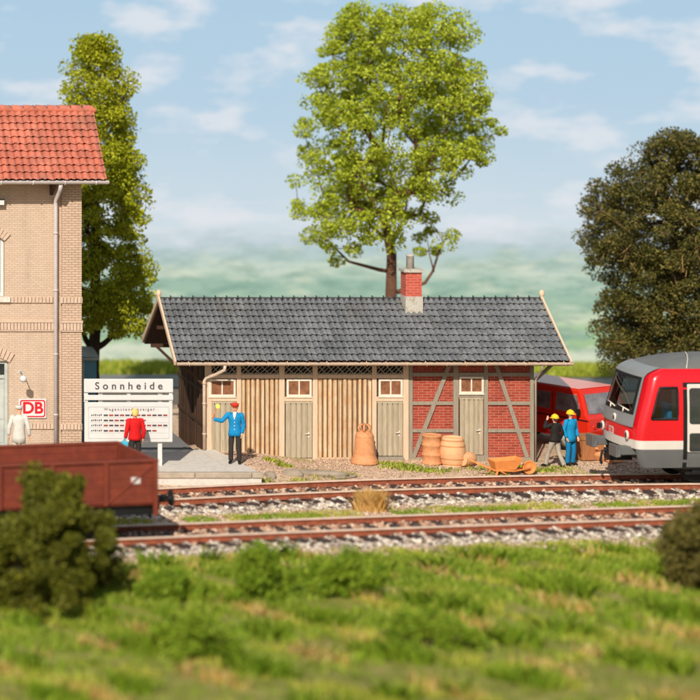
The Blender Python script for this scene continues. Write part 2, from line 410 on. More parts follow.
# ------------------------------------------------------------------ sky backdrop
def skymat():
    k = NT('sky_and_far_land'); tc = k.n('TexCoord'); sp = k.n('SeparateXYZ'); k.l(tc.outputs['Object'], sp.inputs[0])
    x, z = sp.outputs[0], sp.outputs[2]
    def vec(sx, sz, off=0):
        c = k.n('CombineXYZ'); k.l(k.math('MULTIPLY', x, sx), c.inputs[0]); k.l(k.math('MULTIPLY', z, sz), c.inputs[2]); c.inputs[1].default_value = off; return c.outputs[0]
    wob = k.math('MULTIPLY', k.math('SUBTRACT', k.noise(vec(0.25, 0.6), 1, 5), 0.5), 1.5)
    zz = k.math('DIVIDE', k.math('ADD', z, wob), 14.0)
    # z: 0 = ground line, about 4 = far horizon, 13.5 = level of the camera
    base = k.ramp(zz, [(0.00, srgb(206, 216, 186)), (0.04, srgb(214, 220, 196)), (0.06, srgb(164, 194, 146)), (0.10, srgb(172, 200, 158)), (0.125, srgb(206, 216, 186)), (0.15, srgb(168, 194, 168)),
                       (0.21, srgb(158, 188, 170)), (0.245, srgb(200, 213, 196)), (0.275, srgb(182, 202, 198)), (0.31, srgb(190, 206, 212)), (0.36, srgb(208, 219, 226)), (0.46, srgb(198, 215, 226)), (0.68, srgb(182, 207, 225)), (1.0, srgb(172, 202, 224))])
    n1 = k.noise(vec(0.7, 2.3, 3), 1.0, 6, 0.62)
    land = k.math('MULTIPLY', k.ramp(zz, [(0.0, (0.2,)*3), (0.06, (0.9,)*3), (0.2, (0.9,)*3), (0.27, (0.5,)*3), (0.37, (0,)*3)]), k.ramp(n1, [(0.45, (0, 0, 0)), (0.62, (1, 1, 1))]))
    c = k.mix(k.math('MULTIPLY', land, 0.9), base, srgb(134, 166, 150))
    n1b = k.noise(vec(0.6, 2.0, 31), 1.0, 5, 0.6)
    lf = k.math('MULTIPLY', k.ramp(zz, [(0.0, (0.6,)*3), (0.26, (0.9,)*3), (0.30, (0.4,)*3), (0.33, (0,)*3)]), k.ramp(n1b, [(0.52, (0, 0, 0)), (0.66, (1, 1, 1))]))
    c = k.mix(k.math('MULTIPLY', lf, 0.7), c, srgb(216, 222, 198))
    n2 = k.noise(vec(0.24, 0.62, 9), 1.0, 6, 0.55)
    cl = k.math('MULTIPLY', k.ramp(n2, [(0.50, (0, 0, 0)), (0.62, (1, 1, 1))]), k.ramp(zz, [(0.31, (0,)*3), (0.36, (0.8,)*3), (1, (1,)*3)]))
    c = k.mix(k.math('MULTIPLY', cl, 0.68), c, srgb(232, 232, 235))
    n3 = k.noise(vec(0.5, 1.7, 20), 1.0, 5, 0.6)
    hz = k.math('MULTIPLY', k.ramp(n3, [(0.5, (0, 0, 0)), (0.66, (1, 1, 1))]), k.ramp(zz, [(0.28, (0,)*3), (0.32, (0.6,)*3), (0.42, (0.5,)*3), (0.5, (0,)*3)]))
    c = k.mix(hz, c, srgb(220, 224, 232))
    e = k.n('Emission'); k.l(c, e.inputs[0]); e.inputs[1].default_value = 0.95  # printed backdrop sheet glows by itself instead of being lit
    k.l(e.outputs[0], k.out.inputs[0]); return k.m
mb = MB(); P = []
for zz_ in (-3, 10, 25, 45):
    row = []
    for i in range(41):
        a = R(-75+150*i/40); row.append((24+95*math.sin(a), -74+95*math.cos(a), zz_))
    P.append(row)
mb.grid(P, True, True)
tag(mb.build('sky', skymat()), kind='structure')

# ------------------------------------------------------------------ ground, road, verge
def track_back(x):
    x = min(x, 30.5); return -5.6+0.264*(x-14)-0.00778*(x-14)**2
def track_front(x): return -10.7+0.19*(x-12.1)-0.0012*(x-12.1)**2
def gz(x, y):
    s = lambda t: max(0, min(1, t))**2*(3-2*max(0, min(1, t)))
    z = -0.14+0.12*s((y-(track_back(x)+1.6))/1.5)
    z += -0.10*s((x-20)/6)*s((y+3)/2)
    if y < 2: z += 0.24*math.exp(-((x-17.0)/1.3)**2)*s((y+3.0)/1.4)
    z += -0.25*s((-13.5-y)/6)
    z += 0.018*math.sin(x*2.1+y*1.3)*math.sin(y*2.7-x*0.7)+0.01*math.sin(x*5.3)*math.sin(y*6.1)
    return z
xs = [-90, -50, -25, -10]+[0+0.3*i for i in range(134)]+[44, 60, 90, 130]
ys = [-110, -70, -45]+[-32+0.3*i for i in range(120)]+[6, 9, 12, 15, 18, 21, 23]
mb = MB(); mb.grid([[(x, y, gz(x, y)) for x in xs] for y in ys])
tag(mb.build('ground', M['ground']), kind='structure')
def sheet(name, x0, x1, y0, y1, m, dz, nx=40, ny=12):
    mb = MB(); mb.grid([[(x0+(x1-x0)*i/nx, y0+(y1-y0)*j/ny, max(gz(x0+(x1-x0)*i/nx, y0+(y1-y0)*j/ny), -9)+dz) for i in range(nx+1)] for j in range(ny+1)])
    return tag(mb.build(name, m), kind='structure')
sheet('road', -60, 100, 14.3, 17.4, M['asphalt'], 0.045)
sheet('grass_field', -60, 110, 17.4, 20.99, M['verge'], 0.05)
# grass bank in front of the tracks
mb = MB(); P = []
ny = 60
for j in range(ny+1):
    row = []
    for i in range(161):
        x = -10+i*0.35; yb = track_front(x)-2.75; y = -32+(yb+32)*j/ny
        row.append((x, y, gz(x, y)+0.035+0.03*math.sin(x*3+y*2)*math.sin(y*3.3)))
    P.append(row)
mb.grid(P); tag(mb.build('grass_bank', M['verge']), kind='structure')

rng = np.random.default_rng(7)
def grass_patch(name, pts, h, m, w=0.012, lean=0.35, kind='stuff', parent=None, r=None):
    r = r or rng; n = len(pts); pts = np.asarray(pts)
    a = r.uniform(0, 2*PI, n); d = np.stack([np.cos(a), np.sin(a), np.zeros(n)], 1)
    hh = h*r.uniform(0.5, 1.2, (n, 1)); le = r.normal(size=(n, 3))*lean; le[:, 2] = 0
    top = pts+np.array([0, 0, 1])*hh+le*hh
    mid = pts+np.array([0, 0, 0.55])*hh+le*hh*0.35
    ww = w*r.uniform(0.7, 1.4, (n, 1))
    V = np.stack([pts-d*ww, pts+d*ww, mid+d*ww*0.8, top, mid-d*ww*0.8], 1)
    return quads(name, V, m, parent, kind)
def scatter(n, fx, fy, r=rng, dz=0.0, mask=None):
    out = []
    while len(out) < n:
        x = r.uniform(*fx); y = r.uniform(*fy) if isinstance(fy, tuple) else fy(x, r)
        if mask and not mask(x, y): continue
        out.append((x, y, gz(x, y)+dz))
    return out
def nz(x, y, s=1.0, o=0.0):
    return math.sin(x*1.7*s+o)*math.sin(y*2.3*s+o*2+x*0.4)+0.6*math.sin(x*4.1*s+y*3.3*s+o)
pts = scatter(60000, (4, 31), lambda x, r: track_front(x)-2.6-abs(r.normal())*4.0-r.uniform(0, 1.2), mask=lambda x, y: nz(x, y) > -0.1 or nz(x*0.5, y, 1, 3) > 0.6)
grass_patch('grass', pts, 0.20, M['grass'], 0.016)
pts = scatter(9000, (6, 31), lambda x, r: track_front(x)-2.2-abs(r.normal())*1.6, mask=lambda x, y: nz(x, y, 1, 4) > 0.1)
grass_patch('dry_grass', pts, 0.16, M['grass_y'], 0.014)
pts = scatter(9000, (8, 31), lambda x, r: track_front(x)+2.2+r.normal()*0.22, mask=lambda x, y: nz(x, y*0.3, 1, 1.3) > -0.1)
grass_patch('low_grass', pts, 0.085, M['grass'], 0.012)
pts = scatter(6000, (8, 31), lambda x, r: track_front(x)+2.25+r.normal()*0.28, mask=lambda x, y: nz(x, y*0.3, 1, 2.6) > 0.0)
grass_patch('low_dry_grass', pts, 0.08, M['grass_y'], 0.012)
pts = scatter(30000, (4, 31), (-30.0, -12.5), mask=lambda x, y: y < track_front(x)-2.7 and nz(x*0.6, y*0.5, 1, 2.2)+0.5*nz(x, y, 1.7, 1) > 0.55)
grass_patch('long_dry_grass', pts, 0.19, M['grass_y'], 0.015)
pts = scatter(16000, (10, 40), (17.5, 20.5))
grass_patch('field_grass', pts[::2], 0.26, M['grass'], 0.03); grass_patch('field_dry_grass', pts[1::2], 0.26, M['grass_y'], 0.03)
pts = scatter(5200, (5, 31), (-30.0, -12.3), mask=lambda x, y: y < track_front(x)-2.5 and nz(x*0.8, y*0.7, 1, 5.1) > 0.85)
grass_patch('tall_straw_grass', pts, 0.34, M['straw'], 0.012, 0.4)
pts = scatter(16000, (5, 31), (-30.0, -12.3), mask=lambda x, y: y < track_front(x)-2.6 and nz(x*0.7, y*0.9, 1, 8.4) > 0.9)
grass_patch('tall_green_grass', pts, 0.42, M['leaf_bush2'], 0.022, 0.45)
# yard weeds: around the wall foot and the platform end
spots = [(272, 466, 0.16, 200), (283, 469, 0.14, 180), (398, 466, 0.3, 320), (413, 468, 0.22, 260), (385, 463, 0.2, 150), (300, 478, 0.2, 120), (521, 464, 0.18, 240), (533, 466, 0.2, 380),
         (450, 468, 0.2, 70), (475, 466, 0.2, 70), (498, 470, 0.25, 70), (590, 470, 0.4, 250), (555, 466, 0.3, 200), (325, 474, 0.25, 140), (345, 473, 0.2, 120), (432, 469, .2, 130), (600, 474, .3, 160), (265, 478, .15, 120)]
gp, yp = [], []
for px, py, r_, n_ in spots:
    Y = CAM_H*FPX/py-CAM_D; X = wx(px, Y)
    for _ in range(int(n_*0.6)):
        x = X+rng.normal()*r_; y = min(Y+rng.normal()*r_*0.6, 0.45)
        (gp if rng.random() < (0.6 if px > 375 else 0.3) else yp).append((x, y, gz(x, y)))
grass_patch('yard_weeds', gp, 0.11, M['grass'], 0.016, 0.6)
grass_patch('yard_dry_weeds', yp, 0.11, M['grass_y'], 0.016, 0.6)

# ------------------------------------------------------------------ stones
def stones(name, pts, size, m):
    n = len(pts); pts = np.asarray(pts); cube = np.array([(x, y, z) for z in (-1, 1) for y in (-1, 1) for x in (-1, 1)], float)
    V = cube[None]*rng.uniform(0.55, 1.0, (n, 8, 3)); s = size*rng.uniform(0.55, 1.35, (n, 1, 1))
    a = rng.uniform(0, 2*PI, (n, 3)); 
    def rot(ax, t):
        c, s_ = np.cos(t), np.sin(t); Rm = np.zeros((n, 3, 3)); i, j = [(1, 2), (0, 2), (0, 1)][ax]
        Rm[:, ax, ax] = 1; Rm[:, i, i] = c; Rm[:, j, j] = c; Rm[:, i, j] = -s_; Rm[:, j, i] = s_; return Rm
    Rm = rot(0, a[:, 0]) @ rot(1, a[:, 1]) @ rot(2, a[:, 2])
    V = np.einsum('nij,nkj->nki', Rm, V)*s*0.5+pts[:, None]
    F = np.array([(0, 2, 3, 1), (4, 5, 7, 6), (0, 1, 5, 4), (1, 3, 7, 5), (3, 2, 6, 7), (2, 0, 4, 6)])
    me = bpy.data.meshes.new(name); me.vertices.add(n*8); me.vertices.foreach_set('co', V.reshape(-1).astype(np.float32))
    fi = (F[None]+(np.arange(n)*8)[:, None, None]).reshape(-1)
    me.loops.add(len(fi)); me.loops.foreach_set('vertex_index', fi.astype(np.int32))
    me.polygons.add(n*6); me.polygons.foreach_set('loop_start', np.arange(0, n*24, 4, dtype=np.int32)); me.polygons.foreach_set('loop_total', np.full(n*6, 4, dtype=np.int32))
    me.update(calc_edges=True); me.materials.append(m); o = bpy.data.objects.new(name, me); o['kind'] = 'stuff'; return link(o)
RZ = 0.12       # rail head height
def bedz(d):    # ballast surface against distance from the centre line
    d = abs(d); return -0.085 if d < 0.85 else -0.085-0.15*(d-0.85)/1.25
def ballast(track, name, x0, x1, n1, n2):
    s0 = 4.3 if track is track_back else 3.3
    onsl = lambda x, d: abs(((x-s0+0.305) % 0.61)-0.305) < 0.15 and abs(d) < 1.22
    p = []
    for _ in range(n1):
        x = rng.uniform(x0, x1); d = -0.8-1.15*rng.random()
        if onsl(x, d): continue
        p.append((x, track(x)+d, bedz(d)))
    for _ in range(n1//3):
        x = rng.uniform(x0, x1); d = rng.uniform(0.8, 2.0); p.append((x, track(x)+d, bedz(d)))
    stones(name, p, 0.125, M['ballast'])
    p = []
    for _ in range(n2):
        x = rng.uniform(x0, x1); d = rng.uniform(-1.0, 0.9)
        if onsl(x, d) and (abs(d) > 0.7 or rng.random() < 0.7): continue
        p.append((x, track(x)+d, bedz(d)-0.0))
    stones(name.replace('ballast', 'tan_ballast'), p, 0.11, M['ballast_t'])
def bed(track, x0, x1, name):
    mb = MB(); mb.grid([[(x, track(x)+d, bedz(d)-0.03) for x in np.linspace(x0, x1, 60)] for d in (-2.3, -1.5, -0.85, 0, 0.85, 1.5, 2.2)])
    tag(mb.build(name, M['bed']), kind='structure')
bed(track_back, 0, 42, 'track_bed'); bed(track_front, 0, 42, 'track_bed')
ballast(track_back, 'ballast', 7, 32, 6000, 4600)
ballast(track_front, 'ballast', 6, 30, 6000, 4600)
p = scatter(9000, (8, 33), lambda x, r: r.uniform(track_back(x)+1.5, 0.4), dz=0.005)
stones('gravel', p, 0.034, M['pebble'])
p = scatter(2500, (8, 31), lambda x, r: track_front(x)+2.2+r.normal()*0.5, dz=0.01)+scatter(3000, (8, 31), lambda x, r: track_front(x)-2.2-abs(r.normal())*0.6, dz=0.03)
stones('gravel', p, 0.06, M['pebble'])

def railway(track, x0, x1, label):
    xm = 20; root = thing('railway_track', label, 'railway track', (xm, track(xm), -0.1), 0, 'tracks in front of the shed')
    prof = [(-0.075, -0.05), (0.075, -0.05), (0.075, -0.03), (0.02, -0.012), (0.016, 0.065), (0.05, 0.075), (0.05, 0.09), (-0.05, 0.09), (-0.05, 0.075), (-0.016, 0.065), (-0.02, -0.012), (-0.075, -0.03)]
    head = [(-0.05, 0.0895), (0.05, 0.0895), (0.042, 0.12), (-0.042, 0.12)]
    N = 70
    for sgn in (-1, 1):
        for pr, nm, m in ((prof, 'rail', M['rust']), (head, 'rail_head', M['railtop'])):
            rows = []
            for (u, z) in pr+[pr[0]]:
                rows.append([(x, track(x)+(sgn*0.7525+u)/math.cos(math.atan((track(x+.05)-track(x-.05))/.1)), z) for x in np.linspace(x0, x1, N)])
            mb = MB(); mb.grid(rows, False, True)
            o = mb.build(nm, m, root if nm == 'rail' else last)
            last = o
    base = None; k = 0; x = x0+0.3
    while x < x1:
        a = math.atan((track(x+.05)-track(x-.05))/.1)
        if base is None:
            mb = MB(); mb.box(-0.13, 0.13, -1.28, 1.28, -0.22, -0.032); base = mb.build('sleeper', M['sleeper'], root, 0.012); o = base
            base.matrix_parent_inverse = wm(root).inverted()
        else:
            o = base.copy(); S.collection.objects.link(o)
        o.location = (x, track(x), -0.008+0.006*math.sin(k*7.3)); o.rotation_euler = (0, 0, a+0.02*math.sin(k*3.1)); k += 1; x += 0.61
    return root
railway(track_back, 4, 36, 'rusty railway track next to the platform and the shed yard, under the red railcar')
railway(track_front, 3, 34, 'rusty railway track nearest the grass bank, under the brown open wagon')

# ------------------------------------------------------------------ platform
pY0 = -3.3
mb = MB(); mb.prism([(-10, -0.3), (wx(262, pY0), -0.3), (wx(262, pY0), 0.0), (-10, 0.0)], pY0+0.09, pY0+0.4)
# slab outline in plan with a cut corner at its end
def plan_prism(mb, pl, z0, z1):
    n = len(pl); v = [(x, y, z0) for x, y in pl]+[(x, y, z1) for x, y in pl]
    mb.add(v, [tuple(range(n-1, -1, -1)), tuple(range(n, 2*n))]+[(i, (i+1) % n, (i+1) % n+n, i+n) for i in range(n)]); return mb
pe = wx(264, pY0)
pr = thing('platform', 'low pale concrete platform with a stone edge in front of the shed and station', 'platform', (10, -2, 0))
mb = MB(); plan_prism(mb, [(-20, pY0+0.25), (pe-0.12, pY0+0.25), (pe-0.55, 0.52), (-20, 0.52)], -0.3, 0.245); mb.build('slab', M['concrete'], pr)
mb = MB(); x = -20.0
while x < pe-0.1:
    x2 = min(x+1.6, pe); mb.box(x+0.008, x2-0.008, pY0, pY0+0.245, 0.10, 0.25); x = x2
mb.build('edge_stone', paint('edge_stone', srgb(176, 158, 136), 0.85, 0.2, 3, 0.5), pr, 0.015)
mb = MB(); mb.box(-20, pe-0.06, pY0+0.04, pY0+0.24, -0.3, 0.098); mb.build('edge_wall', M['concrete'], pr)
# forecourt asphalt between station and shed, behind the platform slab
mb = MB(); mb.box(-20, 16.0, 0.53, 8.0, -0.3, 0.2); tag(mb.build('pavement', M['asphalt']), kind='structure')

# ------------------------------------------------------------------ tile sheets
def tile_sheet(mb, X0, X1, Y0, Z0, Y1, Z1, nc, nr, amp=0.035, lip=0.035, sub=8, stag=0.0):
    """pantiles on a slope rising from (Y0, Z0) to (Y1, Z1)"""
    d = Vector((0, Y1-Y0, Z1-Z0)); L = d.length; d.normalize(); n = Vector((0, -d.z, d.y)) if d.y > 0 else Vector((0, -d.z, d.y))
    if n.z < 0: n = -n
    def prof(t):
        t = t % 1.0
        return amp*(math.sin(PI*t/0.7)**0.8 if 0 < t < 0.7 else (0 if t <= 0 else -0.55*math.sin(PI*(t-0.7)/0.3)))
    N = nc*sub
    flip = d.y < 0
    for r in range(nr):
        a = L*r/nr; b = L*(r+1)/nr+0.05
        rows = []
        for (s_, h) in ((a+0.09, lip-0.016), (a+0.004, lip-0.018), (a, lip), (a+(b-a)*0.5, lip*0.5), (b, -0.002)):
            row = []
            for i in range(N+1):
                x = X0+(X1-X0)*i/N; t = i/sub+stag*r
                c_ = math.floor(t); jit = 0.004*math.sin(r*12.9+c_*78.2)
                rnd_lip = -0.05*math.cos(2*PI*(t-0.38))
                p = Vector((x, Y0, Z0))+d*(s_+((jit*3+rnd_lip) if s_ <= a+0.01 else 0))+n*(h+prof(t)+(jit if h > 0.01 else 0))
                row.append(p)
            rows.append(row)
        mb.grid(rows, False, flip)
    return mb

# ------------------------------------------------------------------ goods shed
WY = 0.55            # front wall plane
XL, XR, YB = wx(205, WY), wx(533.5, WY), 4.45
EX0, EX1 = wx(175, 0), wx(570.5, 0)
EZ, RZr, RY = 2.95, 4.50, 2.5
fx = lambda p: wx(p, WY); fz = lambda p: wz(p, WY)
shed = thing('goods_shed', 'long low half-timbered goods shed with grey pantile roof, plank bays and red brick end', 'shed', ((XL+XR)/2, 2.5, 0))
XB = fx(411)         # where brick begins
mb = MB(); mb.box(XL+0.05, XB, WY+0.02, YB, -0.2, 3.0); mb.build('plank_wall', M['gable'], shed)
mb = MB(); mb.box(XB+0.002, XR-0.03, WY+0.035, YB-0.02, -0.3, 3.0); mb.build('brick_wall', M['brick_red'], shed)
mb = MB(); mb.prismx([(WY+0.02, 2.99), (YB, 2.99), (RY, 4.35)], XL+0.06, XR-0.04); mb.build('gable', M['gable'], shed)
# side cladding of the gable end, dark brown boards
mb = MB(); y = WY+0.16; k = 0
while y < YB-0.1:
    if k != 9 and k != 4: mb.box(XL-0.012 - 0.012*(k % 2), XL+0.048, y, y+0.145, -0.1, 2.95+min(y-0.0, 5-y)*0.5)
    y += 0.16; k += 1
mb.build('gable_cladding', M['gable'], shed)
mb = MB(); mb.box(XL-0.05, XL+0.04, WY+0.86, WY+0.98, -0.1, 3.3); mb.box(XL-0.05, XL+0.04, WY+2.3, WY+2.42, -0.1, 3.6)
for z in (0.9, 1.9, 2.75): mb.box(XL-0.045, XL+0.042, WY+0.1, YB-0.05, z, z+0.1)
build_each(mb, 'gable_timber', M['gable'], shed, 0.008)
# roof
roof = MB(); 
roof.prismx([(0.0, EZ-0.12), (0.06, EZ-0.16), (RY, RZr-0.17), (5.0-0.06, EZ-0.16), (5.0, EZ-0.12), (5.0, EZ-0.03), (RY, RZr-0.05), (0, EZ-0.03)], EX0+0.03, EX1-0.03)
ro = roof.build('roof', M['soffit'], shed)
mb = MB(); tile_sheet(mb, EX0+0.03, EX1-0.03, -0.05, EZ-0.03, RY, RZr-0.02, 68, 10, 0.044, 0.055)
tile_sheet(mb, EX0+0.03, EX1-0.03, 5.05, EZ-0.03, RY, RZr-0.02, 68, 10, 0.03, 0.04)
mb.build('roof_tiles', M['tile_grey'], ro)
mb = MB(); n = 34
for i in range(n):
    a = EX0+0.03+(EX1-EX0-0.06)*i/n; b = a+(EX1-EX0-0.06)/n
    mb.tube([(a, RY, RZr-0.03), (b-0.02, RY, RZr-0.04), (b-0.01, RY, RZr-0.03)], [0.075, 0.07, 0.085], 10)
    mb.box(b-0.025, b+0.01, RY-0.02, RY+0.02, RZr+0.03, RZr+0.085)
mb.build('ridge_tiles', M['ridge'], ro)
for X, s_ in ((EX0, -1), (EX1, 1)):
    mb = MB()
    for (y0, z0) in ((-0.06, EZ-0.07), (5.06, EZ-0.07)):
        mb.bar((X, y0, z0), (X, RY, RZr+0.0), 0.15, 0.06, (1, 0, 0))
        
    mb.build('verge_board', M['timber'], ro, 0.008)
    mb = MB(); mb.lathe([(0.03, -0.15), (0.05, -0.12), (0.045, 0.0), (0.075, 0.05), (0.085, 0.11), (0.06, 0.18), (0.02, 0.21)], (X, RY-0.02, RZr+0.05), 12); mb.build('finial', M['timber'], ro)
    # gable truss: tie beam, king post, rafters
    mb = MB(); q = X-s_*0.12
    for yy in (WY+0.05, YB-0.1):
        mb.bar((q, yy, EZ-0.13), (X-s_*0.98, yy, EZ-0.13), 0.11, 0.11, (0, 1, 0))
        mb.bar((X-s_*0.3, yy, EZ-0.16), (X-s_*0.96, yy, EZ-0.78), 0.085, 0.08, (0, 1, 0))
    for yy in (1.6, 3.4): mb.bar((X-s_*0.12, yy, EZ+0.55), (X-s_*0.98, yy, EZ+0.55), 0.1, 0.1, (0, 0, 1))
    build_each(mb, 'purlin', M['timber_grey'] if s_ > 0 else M['soffit'], ro, 0.006)  # left-end timbers take the dark wood to paint in the overhang's shade
# gutter
def gutter(mb, x0, x1, y, z, r, n=8, t=0.012):
    rows = []
    for rr in (r, r-t):
        for k in range(n+1):
            a = PI+PI*k/n
            kk = a if rr == r else (3*PI-a)
            rows.append([(x0, y+rr*math.cos(kk), z+rr*math.sin(kk)), (x1, y+rr*math.cos(kk), z+rr*math.sin(kk))])
    rows.append(rows[0]); mb.grid(rows, False)
    for X in (x0, x1):
        c = [(X, y+r*math.cos(PI+PI*k/n), z+r*math.sin(PI+PI*k/n)) for k in range(n+1)]
        mb.add(c, [tuple(range(n+1))])
mb = MB(); gutter(mb, EX0+0.04, EX1+0.02, -0.115, EZ-0.045, 0.085)
go = mb.build('gutter', M['gutter'], ro)
mb = MB(); 
for i in range(20):
    x = EX0+0.4+i*(EX1-EX0-0.6)/19; mb.tube([(x, -0.115+0.092*math.cos(PI+PI*k/8), EZ-0.045+0.092*math.sin(PI+PI*k/8)) for k in range(9)]+[(x, 0.0, EZ)], 0.011, 5)
build_each(mb, 'gutter_bracket', M['timber'], go)
mb = MB(); px_, yy = fx(203.5), WY-0.12
mb.tube([(fx(220), -0.115, EZ-0.12), (fx(220), -0.1, EZ-0.25), (fx(213), 0.12, EZ-0.42), (px_+0.06, yy, EZ-0.56), (px_, yy, EZ-0.66), (px_, yy, 0.26)], 0.05, 10)
for z in (0.7, 1.6, 2.2): mb.tube([(px_, yy, z), (px_, yy, z+0.05)], 0.062, 10)
mb.build('downpipe', M['gutter'], shed)
mb = MB(); qx = fx(534.5)
mb.tube([(wx(541, 0), -0.115, EZ-0.12), (wx(541, 0), -0.08, EZ-0.27), (qx+0.04, WY-0.1, EZ-0.55), (qx, WY-0.1, EZ-0.65), (qx, WY-0.1, 0.0)], 0.032, 8)
mb.build('downpipe', M['timber_grey'], shed)
# light timber frame of the plank section
def vbar(mb, p0, p1, q0, q1, y0=WY-0.03, y1=WY+0.06): mb.box(fx(p0), fx(p1), y0, y1, fz(q1), fz(q0))
mb = MB()
for a, b in ((205, 211.5), (236.5, 241), (279, 284.5), (312.5, 317.5), (372, 376.5), (403, 408.5)): vbar(mb, a, b, 359, 464)
build_each(mb, 'frame_post', M['timber'], shed, 0.008)
mb = MB()
for a, b in ((211.5, 236.5), (241, 279), (284.5, 312.5), (317.5, 372), (376.5, 403)):
    vbar(mb, a, b, 374.5, 378.3, WY-0.026, WY+0.055); vbar(mb, a, b, 358, 364.3, WY-0.026, WY+0.055)
for a, b in ((211.5, 236.5), (284.5, 312.5), (376.5, 403)): vbar(mb, a, b, 396.8, 401.2, WY-0.026, WY+0.055)
for a, b in ((241, 279), (317.5, 372)): vbar(mb, a, b, 457.5, 464, WY-0.024, WY+0.05)
build_each(mb, 'frame_rail', M['timber'], shed, 0.008)
# lattices
for a, b in ((211.5, 236.5), (241, 279), (284.5, 312.5), (317.5, 372), (376.5, 403)):
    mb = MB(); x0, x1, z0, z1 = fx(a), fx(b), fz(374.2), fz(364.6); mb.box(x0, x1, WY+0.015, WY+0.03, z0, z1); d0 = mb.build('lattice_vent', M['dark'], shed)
    mb = MB(); t = 0.022
    for q in ((x0, x1, z0, z0+t), (x0, x1, z1-t, z1)): mb.box(q[0], q[1], WY-0.012, WY+0.014, q[2], q[3])
    nX = max(3, round((x1-x0)/0.26)); w = (x1-x0)/nX
    for i in range(nX):
        X = x0+i*w
        mb.bar((X+0.01, WY-0.004, z0+0.02), (X+w-0.01, WY-0.004, z1-0.02), 0.018, 0.01); mb.bar((X+0.01, WY+0.006, z1-0.02), (X+w-0.01, WY+0.006, z0+0.02), 0.018, 0.01)
        mb.bar((X, WY+0.002, (z0+z1)/2), (X+w/2, WY+0.002, z1-0.02), 0.012, 0.008); mb.bar((X+w/2, WY+0.002, z0+0.02), (X+w, WY+0.002, (z0+z1)/2), 0.012, 0.008)
    mb.build('lattice', M['lattice'], d0)
# board-and-batten bays
rnd = random.Random(3)
for a, b in ((241, 279), (317.5, 372)):
    x0, x1 = fx(a), fx(b); n = round((x1-x0)/0.142); w = (x1-x0)/n; mb = MB(); bb = MB()
    for i in range(n):
        bb.box(x0+i*w+0.014, x0+(i+1)*w-0.014, WY-0.012, WY+0.018, fz(457.6), fz(378.6))
    for i in range(n):
        xc = x0+(i+0.5)*w+rnd.uniform(-.01, .01); h = rnd.uniform(-0.05, 0.04)
        hw_ = rnd.uniform(0.022, 0.04); mb.box(xc-hw_, xc+hw_, WY-0.045, WY-0.013, fz(457.6), fz(380)+h)
    o_ = bb.build('board_panel', M['board'], shed); mb.build('battens', M['batten'], o_, 0.004)
# windows and doors
def window(p0, p1, q0, q1, yo=0.0, fm='cream'):
    x0, x1, z0, z1 = fx(p0), fx(p1), fz(q1), fz(q0); t = 0.06
    mb = MB()
    for q in ((x0, x1, z0, z0+t), (x0, x1, z1-t, z1), (x0, x0+t, z0+t, z1-t), (x1-t, x1, z0+t, z1-t), ((x0+x1)/2-0.02, (x0+x1)/2+0.02, z0+t, z1-t)):
        mb.box(q[0], q[1], WY-0.035+yo, WY+0.02+yo, q[2], q[3])
    o = mb.build('window', M[fm], shed, 0.005)
    mb = MB(); mb.box(x0+t, x1-t, WY-0.002+yo, WY+0.012+yo, z0+t, z1-t); mb.build('pane', M['curtain'], o)
    mb = MB(); mb.box(x0-0.02, x1+0.02, WY-0.06+yo, WY+0.0+yo, z0-0.03, z0-0.002); mb.build('sill', M[fm], o, 0.004)
window(208.5, 235.5, 379, 396.5); window(286.5, 311.5, 379, 396.5); window(378.5, 402.5, 379, 396.3); window(459, 483.5, 376.5, 393.5, 0.0)
def door(p0, p1, q0, q1, handle='r', step=False):
    x0, x1, z0, z1 = fx(p0), fx(p1), fz(q1), fz(q0); n = 5; w = (x1-x0)/n
    mb = MB(); mb.box(x0, x1, WY+0.005, WY+0.03, z0, z1)
    o = mb.build('door', M['dark'], shed)  # near-black backing paints the shade into the plank gaps
    mb = MB(); bt = MB()
    for i in range(n):
        mb.box(x0+i*w+0.016, x0+(i+1)*w-0.010, WY-0.02, WY+0.004, z0+0.01, z1-0.04)
        bt.box(x0+i*w+w*0.78, x0+(i+1)*w+w*0.0, WY-0.055, WY-0.021, z0+0.02, z1-0.09) if i < n-1 else None
        # little arches at the head of each plank
        bt.tube([(x0+i*w+0.02+(w-0.04)*k/6, WY-0.016, z1-0.10+0.035*math.sin(PI*k/6)) for k in range(7)], 0.012, 5)
    bt.box(x0, x1, WY-0.028, WY-0.009, z1-0.05, z1)
    mb.build('planks', M['door_grey'], o, 0.003); bt.build('battens', M['door_grey'], o, 0.003)
    hx = x1-0.12; mb = MB(); hz_ = z0+0.42*(z1-z0)
    mb.box(hx-0.02, hx+0.025, WY-0.04, WY-0.009, hz_-0.09, hz_+0.07); mb.tube([(hx, WY-0.04, hz_+0.02), (hx, WY-0.09, hz_+0.02), (hx-0.11, WY-0.09, hz_+0.03)], 0.014, 6); mb.build('handle', M['cream'], o)
    return o
door(209, 236, 401.5, 456); door(285, 312.2, 401.5, 458); door(377, 402.8, 401.5, 456)
mb = MB(); mb.box(fx(376.7), fx(402.8), WY-0.16, WY+0.02, fz(462), fz(456.2)); mb.build('doorstep', M['timber_grey'], shed, 0.01)
door(459.2, 483.2, 397.5, 455)
